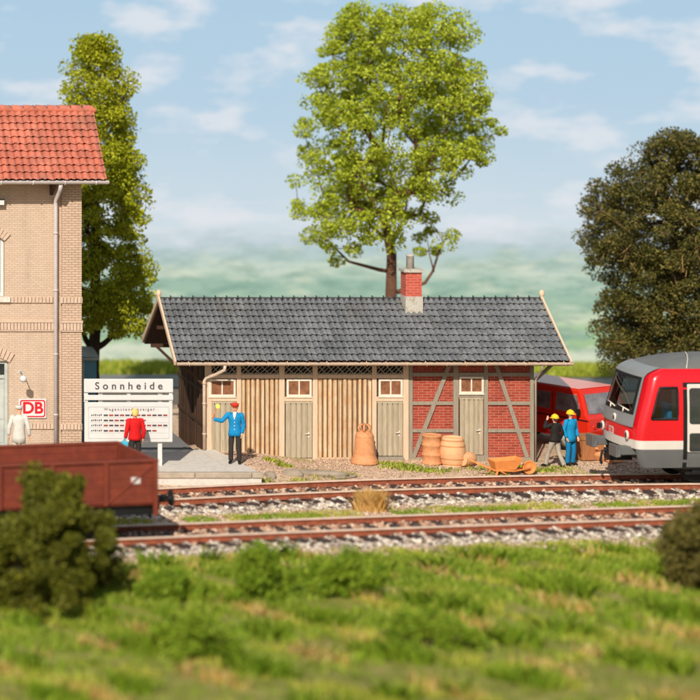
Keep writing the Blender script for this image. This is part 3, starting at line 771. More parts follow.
# grey timber frame of the brick section
mb = MB(); y0, y1 = WY-0.02, WY+0.05
for a, b in ((409, 412.6), (453.3, 458.4), (484, 488), (530, 533.8)): vbar(mb, a, b, 359, 463, y0, y1)
for a, b in ((412.6, 453.3), (488, 530)):
    for q0, q1 in ((372.6, 376.4), (401.5, 405), (429.2, 432.4), (457.2, 462)): vbar(mb, a, b, q0, q1, y0+0.003, y1)
for a, b in ((412.6, 453.3), (458.4, 484), (488, 530)): vbar(mb, a, b, 357, 364.4, y0+0.003, y1)
vbar(mb, 458.4, 484, 372.6, 376.2, y0+0.003, y1); vbar(mb, 458.4, 484, 393.8, 397.3, y0+0.003, y1); vbar(mb, 458.4, 484, 455.2, 462, y0+0.003, y1)
mb.bar((fx(449.5), WY+0.006, fz(364.4)), (fx(413.5), WY+0.006, fz(457.3)), 0.12, 0.062)
mb.bar((fx(496), WY+0.006, fz(364.4)), (fx(527), WY+0.006, fz(457.3)), 0.12, 0.062)
build_each(mb, 'brick_bay_timber', M['timber_grey'], shed, 0.006)
# chimney
ch = MB(); cx0, cx1 = wx(406, 1.9), wx(422, 1.9)
ch.box(cx0, cx1, 1.92, 2.45, 4.4, 5.34); c_ = ch.build('chimney', M['brick_chim'], ro)
mb = MB(); mb.box(cx0-0.015, cx1+0.03, 1.88, 2.49, 3.9, wz(296.5, 1.9)); mb.build('chimney_base', M['conc2'], c_, 0.01)
mb = MB(); mb.box(cx0-0.06, cx1+0.06, 1.86, 2.51, 5.342, 5.44); mb.build('chimney_cap', M['conc2'], c_, 0.012)
mb = MB(); mb.lathe([(0.12, 5.44), (0.11, 5.8), (0.125, 5.81), (0.125, 5.86), (0.09, 5.86), (0.09, 5.6)], ((cx0+cx1)/2-0.03, 2.2, 0), 16); mb.build('chimney_pot', M['conc2'], c_)

# ------------------------------------------------------------------ station building
SY = 1.0
sxx = lambda p: wx(p, SY); szz = lambda p: wz(p, SY)
st = thing('station_building', 'tall tan brick station building with red tiled roof and grey gutter', 'building', (8, 5, 0.2))
SX1 = sxx(81)
# wall with window and door openings (facade panels between them)
mb = MB()
wz0, wz1 = szz(296.5), szz(236)        # window opening
dz0, dz1 = 0.15, szz(361)              # door opening
wxr, wxl = sxx(4.5), sxx(-38); dxr, dxl = sxx(8.5), sxx(-42)
Yb = 4.4
mb.box(wxr+0.14, SX1-0.003, SY+0.003, Yb, 0.0, 8.3)                         # right of the openings
mb.box(wxl, wxr+0.138, SY+0.003, Yb, szz(236), 8.3)
mb.box(-4, wxl-0.002, SY+0.003, Yb, 0.0, 8.3)
mb.box(wxl, wxr+0.138, SY+0.005, Yb, dz1, wz0)
mb.box(wxr, wxr+0.138, SY+0.003, SY+0.4, wz0, wz1)
mb.box(dxr, wxr+0.138, SY+0.003, SY+0.4, 0, dz1-0.001)
mb.box(wxl, wxr, SY+0.4, SY+0.6, 0, 8.2)
mb.build('wall', M['brick_tan'], st)
mb = MB(); mb.box(sxx(61.5), SX1, SY-0.12, SY+0.0, 0.1, 8.3); mb.build('pilaster', M['brick_tan2'], st)
# string courses of little upright bricks
def course(q0, q1, p0, p1, ybase, proj, step=0.075):
    mb = MB(); z0, z1 = szz(q1), szz(q0); x = sxx(p0); 
    while x < sxx(p1)-0.02:
        mb.box(x+0.008, min(x+step-0.008, sxx(p1)), ybase-proj, ybase+0.01, z0, z1); x += step
    mb.build('string_course', M['brick_row'], st, 0.004)
course(296.6, 302.6, 10.5, 53.5, SY, 0.05, 0.105); course(296.6, 302.6, 59, 81.5, SY-0.12, 0.05, 0.105)
course(322.6, 329.8, -40, 53.5, SY, 0.06, 0.10); course(322.6, 329.8, 59, 81.5, SY-0.12, 0.06, 0.10)
course(423, 428.8, 29, 53.5, SY, 0.05, 0.105); course(423, 428.8, 59, 81.3, SY-0.12, 0.05, 0.105)
mb = MB()
for q0, q1, pj in ((320, 322.3, 0.08), (330, 331.2, 0.05)):
    mb.box(sxx(-40), sxx(53.5), SY-pj, SY+0.01, szz(q1), szz(q0)); mb.box(sxx(60.5), sxx(82), SY-0.12-pj, SY-0.11, szz(q1), szz(q0))
build_each(mb, 'cornice_band', M['brick_row'], st, 0.006)
# segmental brick arches over the openings
def arch(pc, half, q_end, q_top, th, n=15, name='brick_arch'):
    mb = MB(); xc = sxx(pc); hw = half/33.55; rise = (q_end-q_top)/33.55
    Rr = (hw*hw+rise*rise)/(2*rise); a0 = math.asin(hw/Rr); zc = szz(q_top)-Rr
    for i in range(n):
        a = -a0+2*a0*i/n+0.006; b = -a0+2*a0*(i+1)/n-0.006; t = th/33.55
        p = [(xc+Rr*math.sin(a), zc+Rr*math.cos(a)), (xc+Rr*math.sin(b), zc+Rr*math.cos(b)), (xc+(Rr+t)*math.sin(b), zc+(Rr+t)*math.cos(b)), (xc+(Rr+t)*math.sin(a), zc+(Rr+t)*math.cos(a))]
        mb.prism(p, SY-0.05, SY+0.01)
    mb.build(name, M['brick_row'], st, 0.006)
arch(-17, 21.5, 241, 232.5, 9); arch(-17, 26.5, 362.5, 355, 10)
mb = MB(); x0, x1 = wxl+0.01, wxr-0.01
for q in ((x1-0.10, x1, wz0, wz1), (x0, x0+0.10, wz0, wz1), (x0+.1, x1-.1, wz1-0.1, wz1), (x0+.1, x1-.1, wz0, wz0+0.1), ((x0+x1)/2-0.05, (x0+x1)/2+0.05, wz0+.1, wz1-.1)):
    mb.box(q[0], q[1], SY+0.10, SY+0.18, q[2], q[3])
wn = mb.build('window', M['white'], st, 0.006)
mb = MB(); mb.box(x0+0.1, x1-0.1, SY+0.14, SY+0.16, wz0+0.1, wz1-0.1); mb.build('pane', M['glass'], wn)
mb = MB(); mb.box(wxl-0.1, sxx(10), SY-0.1, SY+0.1, szz(302), szz(296.7)); mb.build('sill', M['concrete'], wn, 0.01)
mb = MB(); x0, x1 = dxl, dxr-0.005
for q in ((x1-0.1, x1, 0.2, dz1), (x0, x0+0.1, 0.2, dz1), (x0+.1, x1-.1, dz1-0.1, dz1), (x0+.1, x1-.1, szz(379), szz(375.5))):
    mb.box(q[0], q[1], SY+0.10, SY+0.2, q[2], q[3])
dn = mb.build('door', M['palegrey'], st, 0.008)
mb = MB(); mb.box(x0+0.1, x1-0.1, SY+0.145, SY+0.17, szz(375), dz1-.1); mb.box(x1-0.22, x1-0.16, SY+0.14, SY+0.146, szz(415), szz(384)); mb.build('pane', M['glass'], dn)
mb = MB(); mb.box(x0+0.1, x1-0.1, SY+0.15, SY+0.18, 0.2, szz(379.2)); 
for zz_ in ((0.35, 0.9), (1.05, 2.2)): 
    for k in range(4): mb.box(x1-0.34-k*0.32, x1-0.12-k*0.32, SY+0.135, SY+0.15, zz_[0], zz_[1])
mb.build('door_leaf', M['palegrey'], dn, 0.01)
# roof
GZ = wz(180.5, 0.25); RX1 = wx(106.5, 0.3)
sr = MB(); sr.prismx([(0.3, GZ-0.08), (2.6, GZ-0.06+2.3*0.81), (4.9, GZ-0.08), (4.9, GZ+0.0), (2.6, GZ+0.03+2.3*0.81), (0.3, GZ+0.0)][::1], -5, RX1-0.02)
sro = sr.build('roof', M['soffit'], st)
mb = MB(); nT = round((RX1+5)/0.2125)
tile_sheet(mb, -5, RX1, 0.22, GZ+0.0, 2.6, GZ+0.04+2.38*0.81, nT, 10, 0.038, 0.055)
mb.build('roof_tiles', M['tile_red'], sro)
mb = MB(); tile_sheet(mb, -5, RX1, 4.98, GZ+0.0, 2.6, GZ+0.04+2.38*0.81, nT//2, 10, 0.04, 0.05, 4); mb.build('roof_tiles', M['tile_red'], sro)
mb = MB(); i = 0; x = -5.0
while x < RX1-0.1: mb.tube([(x, 2.6, GZ+2.02), (x+0.33, 2.6, GZ+2.00), (x+0.36, 2.6, GZ+2.02)], [0.13, 0.12, 0.15], 10); x += 0.36
mb.build('ridge_tiles', M['tile_red'], sro)
mb = MB(); gutter(mb, -5, RX1+0.05, 0.19, GZ-0.0, 0.11)
g2 = mb.build('gutter', M['gutter_zinc'], sro)
mb = MB()
for px0 in (1, 33, 65, 96): x = wx(px0, 0.2); mb.tube([(x, 0.19+0.118*math.cos(PI+PI*k/8), GZ+0.118*math.sin(PI+PI*k/8)) for k in range(9)], 0.02, 6)
build_each(mb, 'gutter_bracket', M['white'], g2)
mb = MB(); dx = sxx(55); mb.tube([(dx+0.05, 0.2, GZ-0.12), (dx+0.04, 0.3, GZ-0.3), (dx, SY-0.14, GZ-0.62), (dx, SY-0.14, GZ-0.8), (dx, SY-0.14, 0.25)], 0.06, 12)
for z in (1.2, 3.0, 4.9, 6.6): mb.tube([(dx, SY-0.14, z), (dx, SY-0.14, z+0.06)], 0.072, 12)
mb.build('downpipe', M['gutter_zinc'], st)
mb = MB(); mb.hexa([(sxx(49.5), SY-0.7, GZ-0.12), (sxx(53), SY-0.7, GZ-0.12), (sxx(53), SY, GZ-0.5), (sxx(49.5), SY, GZ-0.5), (sxx(49.5), SY-0.7, GZ+0.0), (sxx(53), SY-0.7, GZ+0.0), (sxx(53), SY, GZ+0.0), (sxx(49.5), SY, GZ+0.0)])
mb.build('eave_bracket', M['soffit'], st, 0.02)
# wall lamp
lx, lz = sxx(20)-0.0, szz(371)
lamp = thing('wall_lamp', 'small white lamp on a thin arm above the red framed wall sign', 'lamp', (lx, SY, lz))
mb = MB(); mb.tube([(lx, SY, lz-0.02), (lx, SY-0.25, lz+0.03), (lx, SY-0.5, lz+0.04), (lx, SY-0.66, lz-0.0), (lx, SY-0.7, lz-0.06)], 0.016, 8); mb.lathe([(0.06, 0), (0.06, 0.02)], (lx, SY-0.0, lz-0.02), 12, Matrix.Rotation(R(90), 4, 'X')); mb.build('arm', M['palegrey'], lamp)
mb = MB(); mb.lathe([(0.10, -0.07), (0.10, 0.05), (0.05, 0.08), (0.02, 0.10)], (lx, SY-0.7, lz-0.13), 16); mb.lathe([(0.06, -0.10), (0.08, -0.07)], (lx, SY-0.7, lz-0.13), 12); mb.build('lamp_shade', M['white'], lamp)
# small floodlight higher up
fxl = sxx(1); bl = thing('floodlight', 'small white box floodlight high on the tan brick wall under the eaves', 'floodlight', (fxl, SY, szz(200)))
mb = MB(); mb.box(fxl-0.22, fxl+0.07, SY-0.22, SY-0.08, szz(204.5), szz(199.5)); mb.build('lamp_housing', M['white'], bl, 0.01)
mb = MB(); mb.tube([(fxl-0.05, SY, szz(202)), (fxl-0.05, SY-0.1, szz(202))], 0.02, 6); mb.box(fxl-0.235, fxl+0.085, SY-0.235, SY-0.2, szz(199.4), szz(198.2)); mb.build('bracket', M['black'], bl)
# red and white railway sign
s1 = thing('wall_sign', 'white sign with red frame and red letters DB on the tan brick wall', 'sign', (sxx(32.5), SY, szz(408)))
x0, x1, z0, z1 = sxx(18.6), sxx(46.2), szz(418), szz(398.5)
mb = MB(); mb.box(x0, x1, SY-0.05, SY-0.0, z0, z1); mb.build('plate', M['white'], s1, 0.012)
def rrect(x0, x1, z0, z1, r, n=5):
    out = []
    for cx, cz, a0 in ((x1-r, z0+r, -90), (x1-r, z1-r, 0), (x0+r, z1-r, 90), (x0+r, z0+r, 180)):
        for k in range(n+1): a = R(a0+90*k/n); out.append((cx+r*math.cos(a), cz+r*math.sin(a)))
    return out
def ring(mb, a, b, y0, y1):
    n = len(a)
    for i in range(n):
        j = (i+1) % n; q = [a[i], a[j], b[j], b[i]]
        mb.add([(x, y0, z) for x, z in q]+[(x, y1, z) for x, z in q], [(0, 1, 2, 3)[::-1], (0, 1, 5, 4), (2, 3, 7, 6), (4, 5, 6, 7)])
mb = MB(); e = 0.035; ring(mb, rrect(x0+e, x1-e, z0+e, z1-e, 0.07), rrect(x0+e+0.036, x1-e-0.036, z0+e+0.036, z1-e-0.036, 0.045), SY-0.058, SY-0.051); mb.build('red_frame', M['signred'], s1)
text('DB', 0.47, ((x0+x1)/2, SY-0.056, (z0+z1)/2+0.005), M['signred'], s1, bold=0.013, ext=0.005)

# ------------------------------------------------------------------ station name sign
NY = -2.2
nx = lambda p: wx(p, NY); nzz = lambda p: wz(p, NY)
ns = thing('station_sign', 'white station board reading Sonnheide above a coach order panel, on posts on the platform', 'sign', (nx(128), NY, 0.25))
mb = MB(); mb.box(nx(84), nx(173), NY-0.04, NY+0.04, nzz(392.5), nzz(378.8)); mb.build('name_board', M['white'], ns, 0.02)
mb = MB(); mb.box(nx(84), nx(173), NY-0.035, NY+0.035, nzz(400), nzz(395)); mb.build('cross_rail', M['white'], ns, 0.01)
mb = MB(); mb.box(nx(84.5), nx(172.5), NY-0.03, NY+0.05, nzz(442), nzz(402.3)); mb.build('panel', M['white'], ns, 0.02)
mb = MB(); a_ = rrect(nx(88), nx(169), nzz(438.5), nzz(406.5), 0.02, 2); b_ = rrect(nx(88)+0.012, nx(169)-0.012, nzz(438.5)+0.012, nzz(406.5)-0.012, 0.01, 2); ring(mb, a_, b_, NY-0.036, NY-0.031)
mb.build('panel_frame', M['palegrey'], ns)
for p in (101, 160.5):
    mb = MB(); mb.box(nx(p)-0.06, nx(p)+0.06, NY+0.052, NY+0.14, 0.24, nzz(380)); mb.build('post', M['white'], ns, 0.01)
mb = MB(); mb.box(nx(129)-0.05, nx(129)+0.05, NY+0.042, NY+0.09, nzz(402), nzz(380)); mb.box(nx(84), nx(88), NY-0.0, NY+0.03, nzz(402), nzz(393)); mb.box(nx(169), nx(172.5), NY-0.0, NY+0.03, nzz(402), nzz(393)); build_each(mb, 'bracket', M['white'], ns)
text('Sonnheide', 0.29, (nx(128.5), NY-0.043, nzz(386.0)), M['ink'], ns, sp=1.62, bold=0.004)
text('Wagenstandanzeiger', 0.115, (nx(129), NY-0.033, nzz(409.2)), M['ink'], ns, sp=1.5)
rows_ = [(415, 163), (420.2, 146), (425.2, 163), (430.5, 157)]
mbk, mrd = MB(), MB(); dm = paint('sign_dash_red', srgb(150, 62, 50), 0.6); lm = M['palegrey']
mbl = MB()
for ri, (q, pe_) in enumerate(rows_):
    p = 103.5; k = 0
    while p < pe_:
        tgt = mrd if (k*7+ri*3) % 5 in (1, 2) else mbk
        tgt.box(nx(p), nx(p+4.2), NY-0.036, NY-0.031, nzz(q+0.9), nzz(q-0.7)); p += 5.4; k += 1
    mbl.box(nx(89), nx(168), NY-0.0335, NY-0.031, nzz(q+2.4), nzz(q+2.1))
    text('ABC 12', 0.075, (nx(95.5), NY-0.033, nzz(q)), M['ink'], ns, sp=1.0) if False else None
    for kk in range(6): mbk.box(nx(91+kk*1.9), nx(91+kk*1.9+1.1), NY-0.036, NY-0.031, nzz(q+0.8-(kk % 2)*0.4), nzz(q-0.5-(kk % 3)*0.3))
build_each(mbk, 'black_dash', M['ink'], ns); build_each(mrd, 'red_dash', dm, ns); build_each(mbl, 'row_line', M['palegrey'], ns)

# ------------------------------------------------------------------ glass shelter behind the station
HY = 6.0; hx = lambda p: wx(p, HY); hz = lambda p: wz(p, HY)
sh = thing('shelter', 'blue glazed shelter with rounded grey-green roof beside the station wall', 'shelter', (hx(85), HY+1, 0.1))
mb = MB(); X0, X1 = 13.0, hx(98); zt, zb = hz(352), hz(358.5)
P = []
for t in range(9):
    a = t/8; P.append([(X0-1.0+ (X1-X0+1.0)*i/8, HY+2.2*a-0.15, zb+0.05+(0.22*math.sin(PI*a*0.9+0.1))*(1-0.25*(i/8)**4)) for i in range(9)])
mb.grid(P); mb.box(X0-1.0, X1, HY-0.18, HY+2.1, zb-0.04, zb+0.05); mb.build('roof', M['palegrey'], sh, 0.02)
mb = MB(); mb.box(hx(84.5), hx(96.5), HY, HY+0.04, hz(405), hz(359.5)); mb.box(hx(96), hx(96.6), HY+0.05, HY+1.9, 0.3, hz(359.5)); mb.build('glass_panel', M['blueglass'], sh)
mb = MB(); mb.box(hx(82), hx(84.3), HY-0.02, HY+0.08, 0.2, hz(359.5)); mb.box(hx(84.5), hx(96.5), HY-0.01, HY+0.05, 0.2, 0.45); mb.build('frame', M['palegrey'], sh)

# ------------------------------------------------------------------ open goods wagon
wa = math.atan(0.19-0.0024*(-2)) 
wl_ = 8.2
WXe = 12.2                     # right-hand end of the body
wxc = WXe-wl_/2*math.cos(wa)
wg = thing('open_wagon', 'red-brown open goods wagon with plank sides and black running gear on the nearest track', 'wagon', (wxc, track_front(wxc), RZ), math.atan((track_front(12)-track_front(5))/7))
hl, hw = wl_/2, 1.32; zb0, zt0 = 0.96, 2.05
def wpart(mb, name, m, bevel=0, parent=None): return mb.build(name, m, parent or wg, bevel, local=True)
for sy in (-1, 1):
    mb = MB(); n = 5
    for i in range(n):
        z0 = zb0+(zt0-0.06-zb0)*i/n; mb.box(-hl, hl, sy*hw-0.03 if sy > 0 else sy*hw, sy*hw if sy > 0 else sy*hw+0.03, z0+0.012, z0+(zt0-0.06-zb0)/n-0.012)
    mb.box(-hl, hl, sy*(hw-0.015)-0.006, sy*(hw-0.015)+0.006, zb0, zt0-0.06)
    o = wpart(mb, 'side_wall', M['wagon'], 0.004)
    mb = MB()
    for x in (-hl+0.05, -2.75, -1.35, 0, 1.35, 2.75, hl-0.05): mb.box(x-0.055, x+0.055, min(sy*(hw+0.002), sy*(hw+0.075)), max(sy*(hw+0.002), sy*(hw+0.075)), zb0-(0.3 if abs(x) > 4 else 0.02), zt0-0.062)
    for (a, b) in ((2.82, 3.98),): mb.bar((a, sy*(hw+0.015), zb0+0.04), (b, sy*(hw+0.015), zt0-0.15), 0.05, 0.02)
    build_each(mb, 'stanchion', M['wagon'], o, 0.006, True)
    mb = MB(); mb.box(-hl-0.03, hl+0.03, sy*hw-0.06, sy*hw+0.06, zt0-0.06, zt0+0.0); wpart(mb, 'top_rail', M['wagon'], 0.01, o)
    mb = MB(); mb.box(3.42, 3.66, sy*(hw+0.002) if sy > 0 else sy*(hw+0.012), sy*(hw+0.012) if sy > 0 else sy*(hw+0.002), zb0+0.5, zb0+0.66); wpart(mb, 'label_plate', M['white'], 0, o)
for sx_ in (-1, 1):
    mb = MB(); mb.box(sx_*hl-0.04, sx_*hl+0.04, -hw+0.035, hw-0.035, zb0, zt0-0.02)
    for y in (-0.9, -0.3, 0.3, 0.9): mb.box(min(sx_*(hl+0.042), sx_*(hl+0.1)), max(sx_*(hl+0.042), sx_*(hl+0.1)), y-0.04, y+0.04, zb0-0.1, zt0-0.05)
    wpart(mb, 'end_wall', M['wagon'], 0.006)
    mb = MB(); mb.box(sx_*(hl+0.06)-0.05, sx_*(hl+0.06)+0.05, -1.25, 1.25, zb0-0.2, zb0+0.16); o = wpart(mb, 'buffer_beam', M['black'], 0.01)
    for sy in (-1, 1):
        mb = MB(); mb.lathe([(0.13, 0), (0.11, 0.12), (0.08, 0.3), (0.06, 0.34), (0.06, 0.42), (0.21, 0.43), (0.22, 0.46), (0.1, 0.5)], (sx_*(hl+0.1), sy*0.875, zb0+0.02), 16, Matrix.Rotation(sx_*R(90), 4, 'Y')); wpart(mb, 'buffer', M['black'], 0, o)
    mb = MB(); mb.tube([(sx_*(hl+0.1), 0, zb0-0.24), (sx_*(hl+0.3), 0, zb0-0.26), (sx_*(hl+0.36), 0, zb0-0.5), (sx_*(hl+0.34), 0, zb0-0.62)], 0.035, 8); wpart(mb, 'coupling', M['black'], 0, o)
mb = MB(); mb.box(-hl+0.03, hl-0.03, -hw+0.05, hw-0.05, zb0-0.05, zb0+0.02); wpart(mb, 'floor', M['wagon'])
mb = MB()
for sy in (-1, 1):
    mb.box(-hl, hl, sy*1.1-0.05, sy*1.1+0.05, zb0-0.32, zb0-0.055)
    for ax in (-2.3, 2.3):
        mb.prism([(ax-0.28, 0.3), (ax+0.28, 0.3), (ax+0.5, zb0-0.33), (ax-0.5, zb0-0.33)][::1], sy*1.0-0.03, sy*1.0+0.03); mb.box(ax-0.14, ax+0.14, sy*1.03-0.1, sy*1.03+0.1, 0.28, 0.52)
        mb.tube([(ax-0.6, sy*1.02, zb0-0.36), (ax, sy*1.02, 0.55), (ax+0.6, sy*1.02, zb0-0.36)], 0.035, 6)
mb.box(-0.9, 0.9, -0.2, 0.2, 0.4, 0.62); mb.box(1.2, 1.9, -1.0, -0.6, 0.42, 0.62)
wpart(mb, 'underframe', M['black'], 0.008)
wheelprof = [(0.10, -0.08), (0.12, 0.02), (0.38, 0.03), (0.40, 0.0), (0.52, -0.02), (0.52, 0.02), (0.48, 0.03), (0.47, 0.12), (0.40, 0.13), (0.12, 0.09), (0.08, 0.16), (0.03, 0.16)]
for ax in (-2.3, 2.3):
    for sy in (-1, 1):
        mb = MB(); mb.lathe([(r*0.95, z-0.06) for r, z in wheelprof], (ax, sy*0.75, 0.46), 28, Matrix.Rotation(-sy*R(90), 4, 'X'))
        if sy > 0: mb.tube([(ax, -0.7, 0.46), (ax, 0.7, 0.46)], 0.07, 10)
        wpart(mb, 'wheel', M['black'])

# ------------------------------------------------------------------ railcar
TX = 26.88; TYc = track_back(28.0)
train = thing('railcar', 'red and grey diesel railcar with white stripe entering on the track beside the shed', 'train', (TX, TYc, RZ))
def lerp_tab(t, z):
    if z <= t[0][0]: return t[0][1]
    for (a, b), (c, d) in zip(t, t[1:]):
        if z <= c: return b+(d-b)*(z-a)/(c-a)
    return t[-1][1]
def xfront(z): return lerp_tab([(0.4, 0.25), (0.62, 0.12), (1.0, 0.03), (1.3, 0.03), (1.65, 0.08), (2.98, 0.44), (3.08, 0.52), (3.17, 0.68), (3.28, 1.0), (3.38, 1.35), (3.46, 1.7), (3.52, 2.2), (3.56, 2.9)], z)
def hwid(z): return lerp_tab([(0.4, 1.16), (0.8, 1.24), (1.2, 1.26), (2.2, 1.26), (2.8, 1.23), (3.05, 1.17), (3.20, 1.08), (3.32, 0.93), (3.42, 0.70), (3.50, 0.40), (3.56, 0.02)], z)
def fpoint(y, z, off=0.0):      # on the front face
    h = hwid(z); t = abs(y)/h
    return (TX+xfront(z)+0.16*t**2.5-off, TYc+y, RZ+z)
def sidex(u, xa, xb):
    """along the side: 0.7 corner, 0.705 and 0.72 edges of the cab window, 1.0 rear"""
    return lerp_tab([(0.7, xa), (0.705, xa+0.09), (0.72, 1.33), (1.0, xb)], u) if xa+0.09 < 1.32 else lerp_tab([(0.7, xa), (1.0, xb)], u)
def upoint(u, z, Lc=12.0):
    """u 0..1 along the U-shaped plan: far side, front, near side"""
    h = hwid(z); r = min(0.22, h*0.6); xf = xfront(z)+0.16; xb = Lc
    if u < 0.3: return (TX+sidex(1-u, xf+r, xb), TYc+h, RZ+z)
    if u < 0.38: a = (u-0.3)/0.08*PI/2; return (TX+xf+r-r*math.sin(a), TYc+h-r+r*math.cos(a), RZ+z)
    if u <= 0.62:
        y = (h-r)*(1-2*(u-0.38)/0.24); t = abs(y)/max(h-r, 1e-4); return (TX+xf-0.16+0.16*t**2.5, TYc+y, RZ+z)
    if u < 0.7: a = (1-(u-0.62)/0.08)*PI/2; return (TX+xf+r-r*math.sin(a), TYc-h+r-r*math.cos(a), RZ+z)
    return (TX+sidex(u, xf+r, xb), TYc-h, RZ+z)
us = [0, 0.28, 0.295, 0.3]+[0.3+0.08*i/8 for i in range(1, 9)]+[0.38+0.24*i/14 for i in range(1, 15)]+[0.62+0.08*i/8 for i in range(1, 9)]+[0.705, 0.72, 1.0]
def band(zs): mb = MB(); mb.grid([[upoint(u, z) for u in us] for z in zs], True, False); return mb
def tp(mb, name, m, bevel=0, parent=None): return mb.build(name, m, parent or train, bevel)
for lo_u, hi_u in ((0, 0.36), (0.64, 1.0)):
    uu = [u for u in us if lo_u <= u <= hi_u]; mb = MB(); mb.grid([[upoint(u, z) for u in uu] for z in (0.50, 0.7, 0.9, 1.02)], True, False); tp(mb, 'skirt', M['traingrey'])
mb = MB(); mb.box(TX+0.3, TX+0.42, TYc-1.1, TYc+1.1, RZ+0.72, RZ+1.01); tp(mb, 'headstock', M['black'], 0.01)
tp(band([1.02, 1.10, 1.26]), 'stripe', M['trainwhite'])
zb_ = [1.26, 1.4, 1.6, 1.86, 2.02, 2.2, 2.6, 2.72, 2.92, 2.98, 3.03, 3.08, 3.13, 3.18, 3.22]
mb = MB()
for j in range(len(zb_)-1):
    for i in range(len(us)-1):
        u0, u1, z0, z1 = us[i], us[i+1], zb_[j], zb_[j+1]; um = (u0+u1)/2
        if 0.38+0.24/14 < um < 0.62-0.24/14 and z0 >= 2.02 and z1 <= 2.92: continue
        if (0.705 < um < 0.72 or 0.28 < um < 0.295) and z0 >= 1.86 and z1 <= 2.72: continue
        mb.add([upoint(u0, z0), upoint(u1, z0), upoint(u1, z1), upoint(u0, z1)], [(0, 1, 2, 3)], True)
def weld(mb):
    seen = {}; mp = []
    nv = []
    for p in mb.v:
        k = tuple(round(c, 5) for c in p)
        if k not in seen: seen[k] = len(nv); nv.append(p)
        mp.append(seen[k])
    mb.v = nv; mb.f = [tuple(mp[i] for i in f) for f in mb.f]; return mb
tp(weld(mb), 'body', M['trainred'])
tp(band([3.22, 3.25, 3.28, 3.32, 3.36, 3.40, 3.44, 3.48, 3.52, 3.54, 3.56]), 'roof', M['trainroof'])
# end wall closing the body and a floor
mb = MB(); mb.prismx([(TYc-1.2, RZ+0.5), (TYc+1.2, RZ+0.5), (TYc+1.2, RZ+2.8), (TYc+0.8, RZ+3.2), (TYc-0.8, RZ+3.2), (TYc-1.2, RZ+2.8)], TX+11.98, TX+12.0); mb.box(TX+0.6, TX+12, TYc-1.12, TYc+1.12, RZ+0.9, RZ+1.0); tp(mb, 'floor', M['black'])
def patch(name, y0, y1, z0, z1, off, m, ny=12, nz_=30, top=None, parent=None, shrink=0.0):
    rows = []
    for j in range(nz_+1):
        t = j/nz_; z = z0+(z1-z0)*t; rows.append([fpoint((y1+(y0-y1)*i/ny)*(1-shrink*t), z, off) for i in range(ny+1)])
    mb = MB(); mb.grid(rows, True, False)
    return tp(mb, name, m, 0, parent)
yo = lambda z: 1.06*(1-0.10*(z-1.5)/1.735)
yi = lambda z: 0.86*(1-0.06*(z-2.02)/0.9)
def strip(mb, fa, fb, z0, z1, off, ny=12, nz_=16):
    mb.grid([[fpoint(fb(z0+(z1-z0)*j/nz_)+(fa(z0+(z1-z0)*j/nz_)-fb(z0+(z1-z0)*j/nz_))*i/ny, z0+(z1-z0)*j/nz_, off) for i in range(ny+1)] for j in range(nz_+1)], True, False)
mb = MB(); strip(mb, lambda z: -yo(z), yo, 1.60, 1.98, 0.02); strip(mb, lambda z: -yo(z), yo, 2.94, 3.235, 0.02); strip(mb, lambda z: -yo(z), lambda z: -yi(z)-0.07, 1.98, 2.94, 0.02, 3); strip(mb, lambda z: yi(z)+0.07, yo, 1.98, 2.94, 0.02, 3)
mask = tp(mb, 'nose_mask', M['trainmask'])
mb = MB(); strip(mb, lambda z: -yi(z)-0.09, lambda z: yi(z)+0.09, 1.94, 2.04, 0.034, 12, 3); strip(mb, lambda z: -yi(z)-0.09, lambda z: yi(z)+0.09, 2.89, 2.97, 0.034, 12, 3); strip(mb, lambda z: -yi(z)-0.09, lambda z: -yi(z)+0.03, 2.04, 2.89, 0.034, 3); strip(mb, lambda z: yi(z)-0.03, lambda z: yi(z)+0.09, 2.04, 2.89, 0.034, 3)
tp(mb, 'windscreen_frame', M['black'], 0, mask)
mb = MB(); strip(mb, lambda z: -yi(z), yi, 2.0, 2.93, 0.012); tp(mb, 'windscreen', M['clear'], 0, mask)
# cab interior: rear wall, desk, seat, side walls below the windows
mb = MB(); mb.box(TX+2.2, TX+2.24, TYc-1.15, TYc+1.15, RZ+1.0, RZ+3.0); tp(mb, 'cab_wall', M['cream'])
mb = MB(); mb.box(TX+0.45, TX+0.85, TYc-1.05, TYc+1.05, RZ+1.0, RZ+1.78); mb.box(TX+0.5, TX+0.7, TYc-0.5, TYc+0.1, RZ+1.78, RZ+1.95); tp(mb, 'desk', M['traingrey'], 0.02)
mb = MB(); mb.box(TX+1.15, TX+1.55, TYc-0.25, TYc+0.25, RZ+1.35, RZ+1.48); mb.box(TX+1.5, TX+1.62, TYc-0.24, TYc+0.24, RZ+1.48, RZ+2.15); mb.box(TX+1.28, TX+1.4, TYc-0.06, TYc+0.06, RZ+1.0, RZ+1.35); tp(mb, 'seat', M['c_blue'], 0.03)
mb = MB()
for y0 in (-0.75, 0.1): a = fpoint(y0, 2.03, 0.06); b = fpoint(y0+0.65, 2.1, 0.06); mb.tube([a, b], 0.018, 6); mb.tube([fpoint(y0+0.3, 1.95, 0.05), fpoint(y0+0.3, 2.07, 0.06)], 0.02, 6)
build_each(mb, 'wiper', M['cream'], mask)
def disc(y, z, r, name, m, off=0.03, sz=1.0, parent=None, hole=False):
    mb = MB(); c = fpoint(y, z, off); prof_ = [(r*0.9, -0.03), (r, 0.0), (r, 0.02), (r*0.7, 0.03)]
    mb.lathe([(a, b) for a, b in prof_], c, 20, Matrix.Diagonal((1, 1, sz, 1)) @ Matrix.Rotation(R(-90), 4, 'Y')); return tp(mb, name, m, 0, parent)
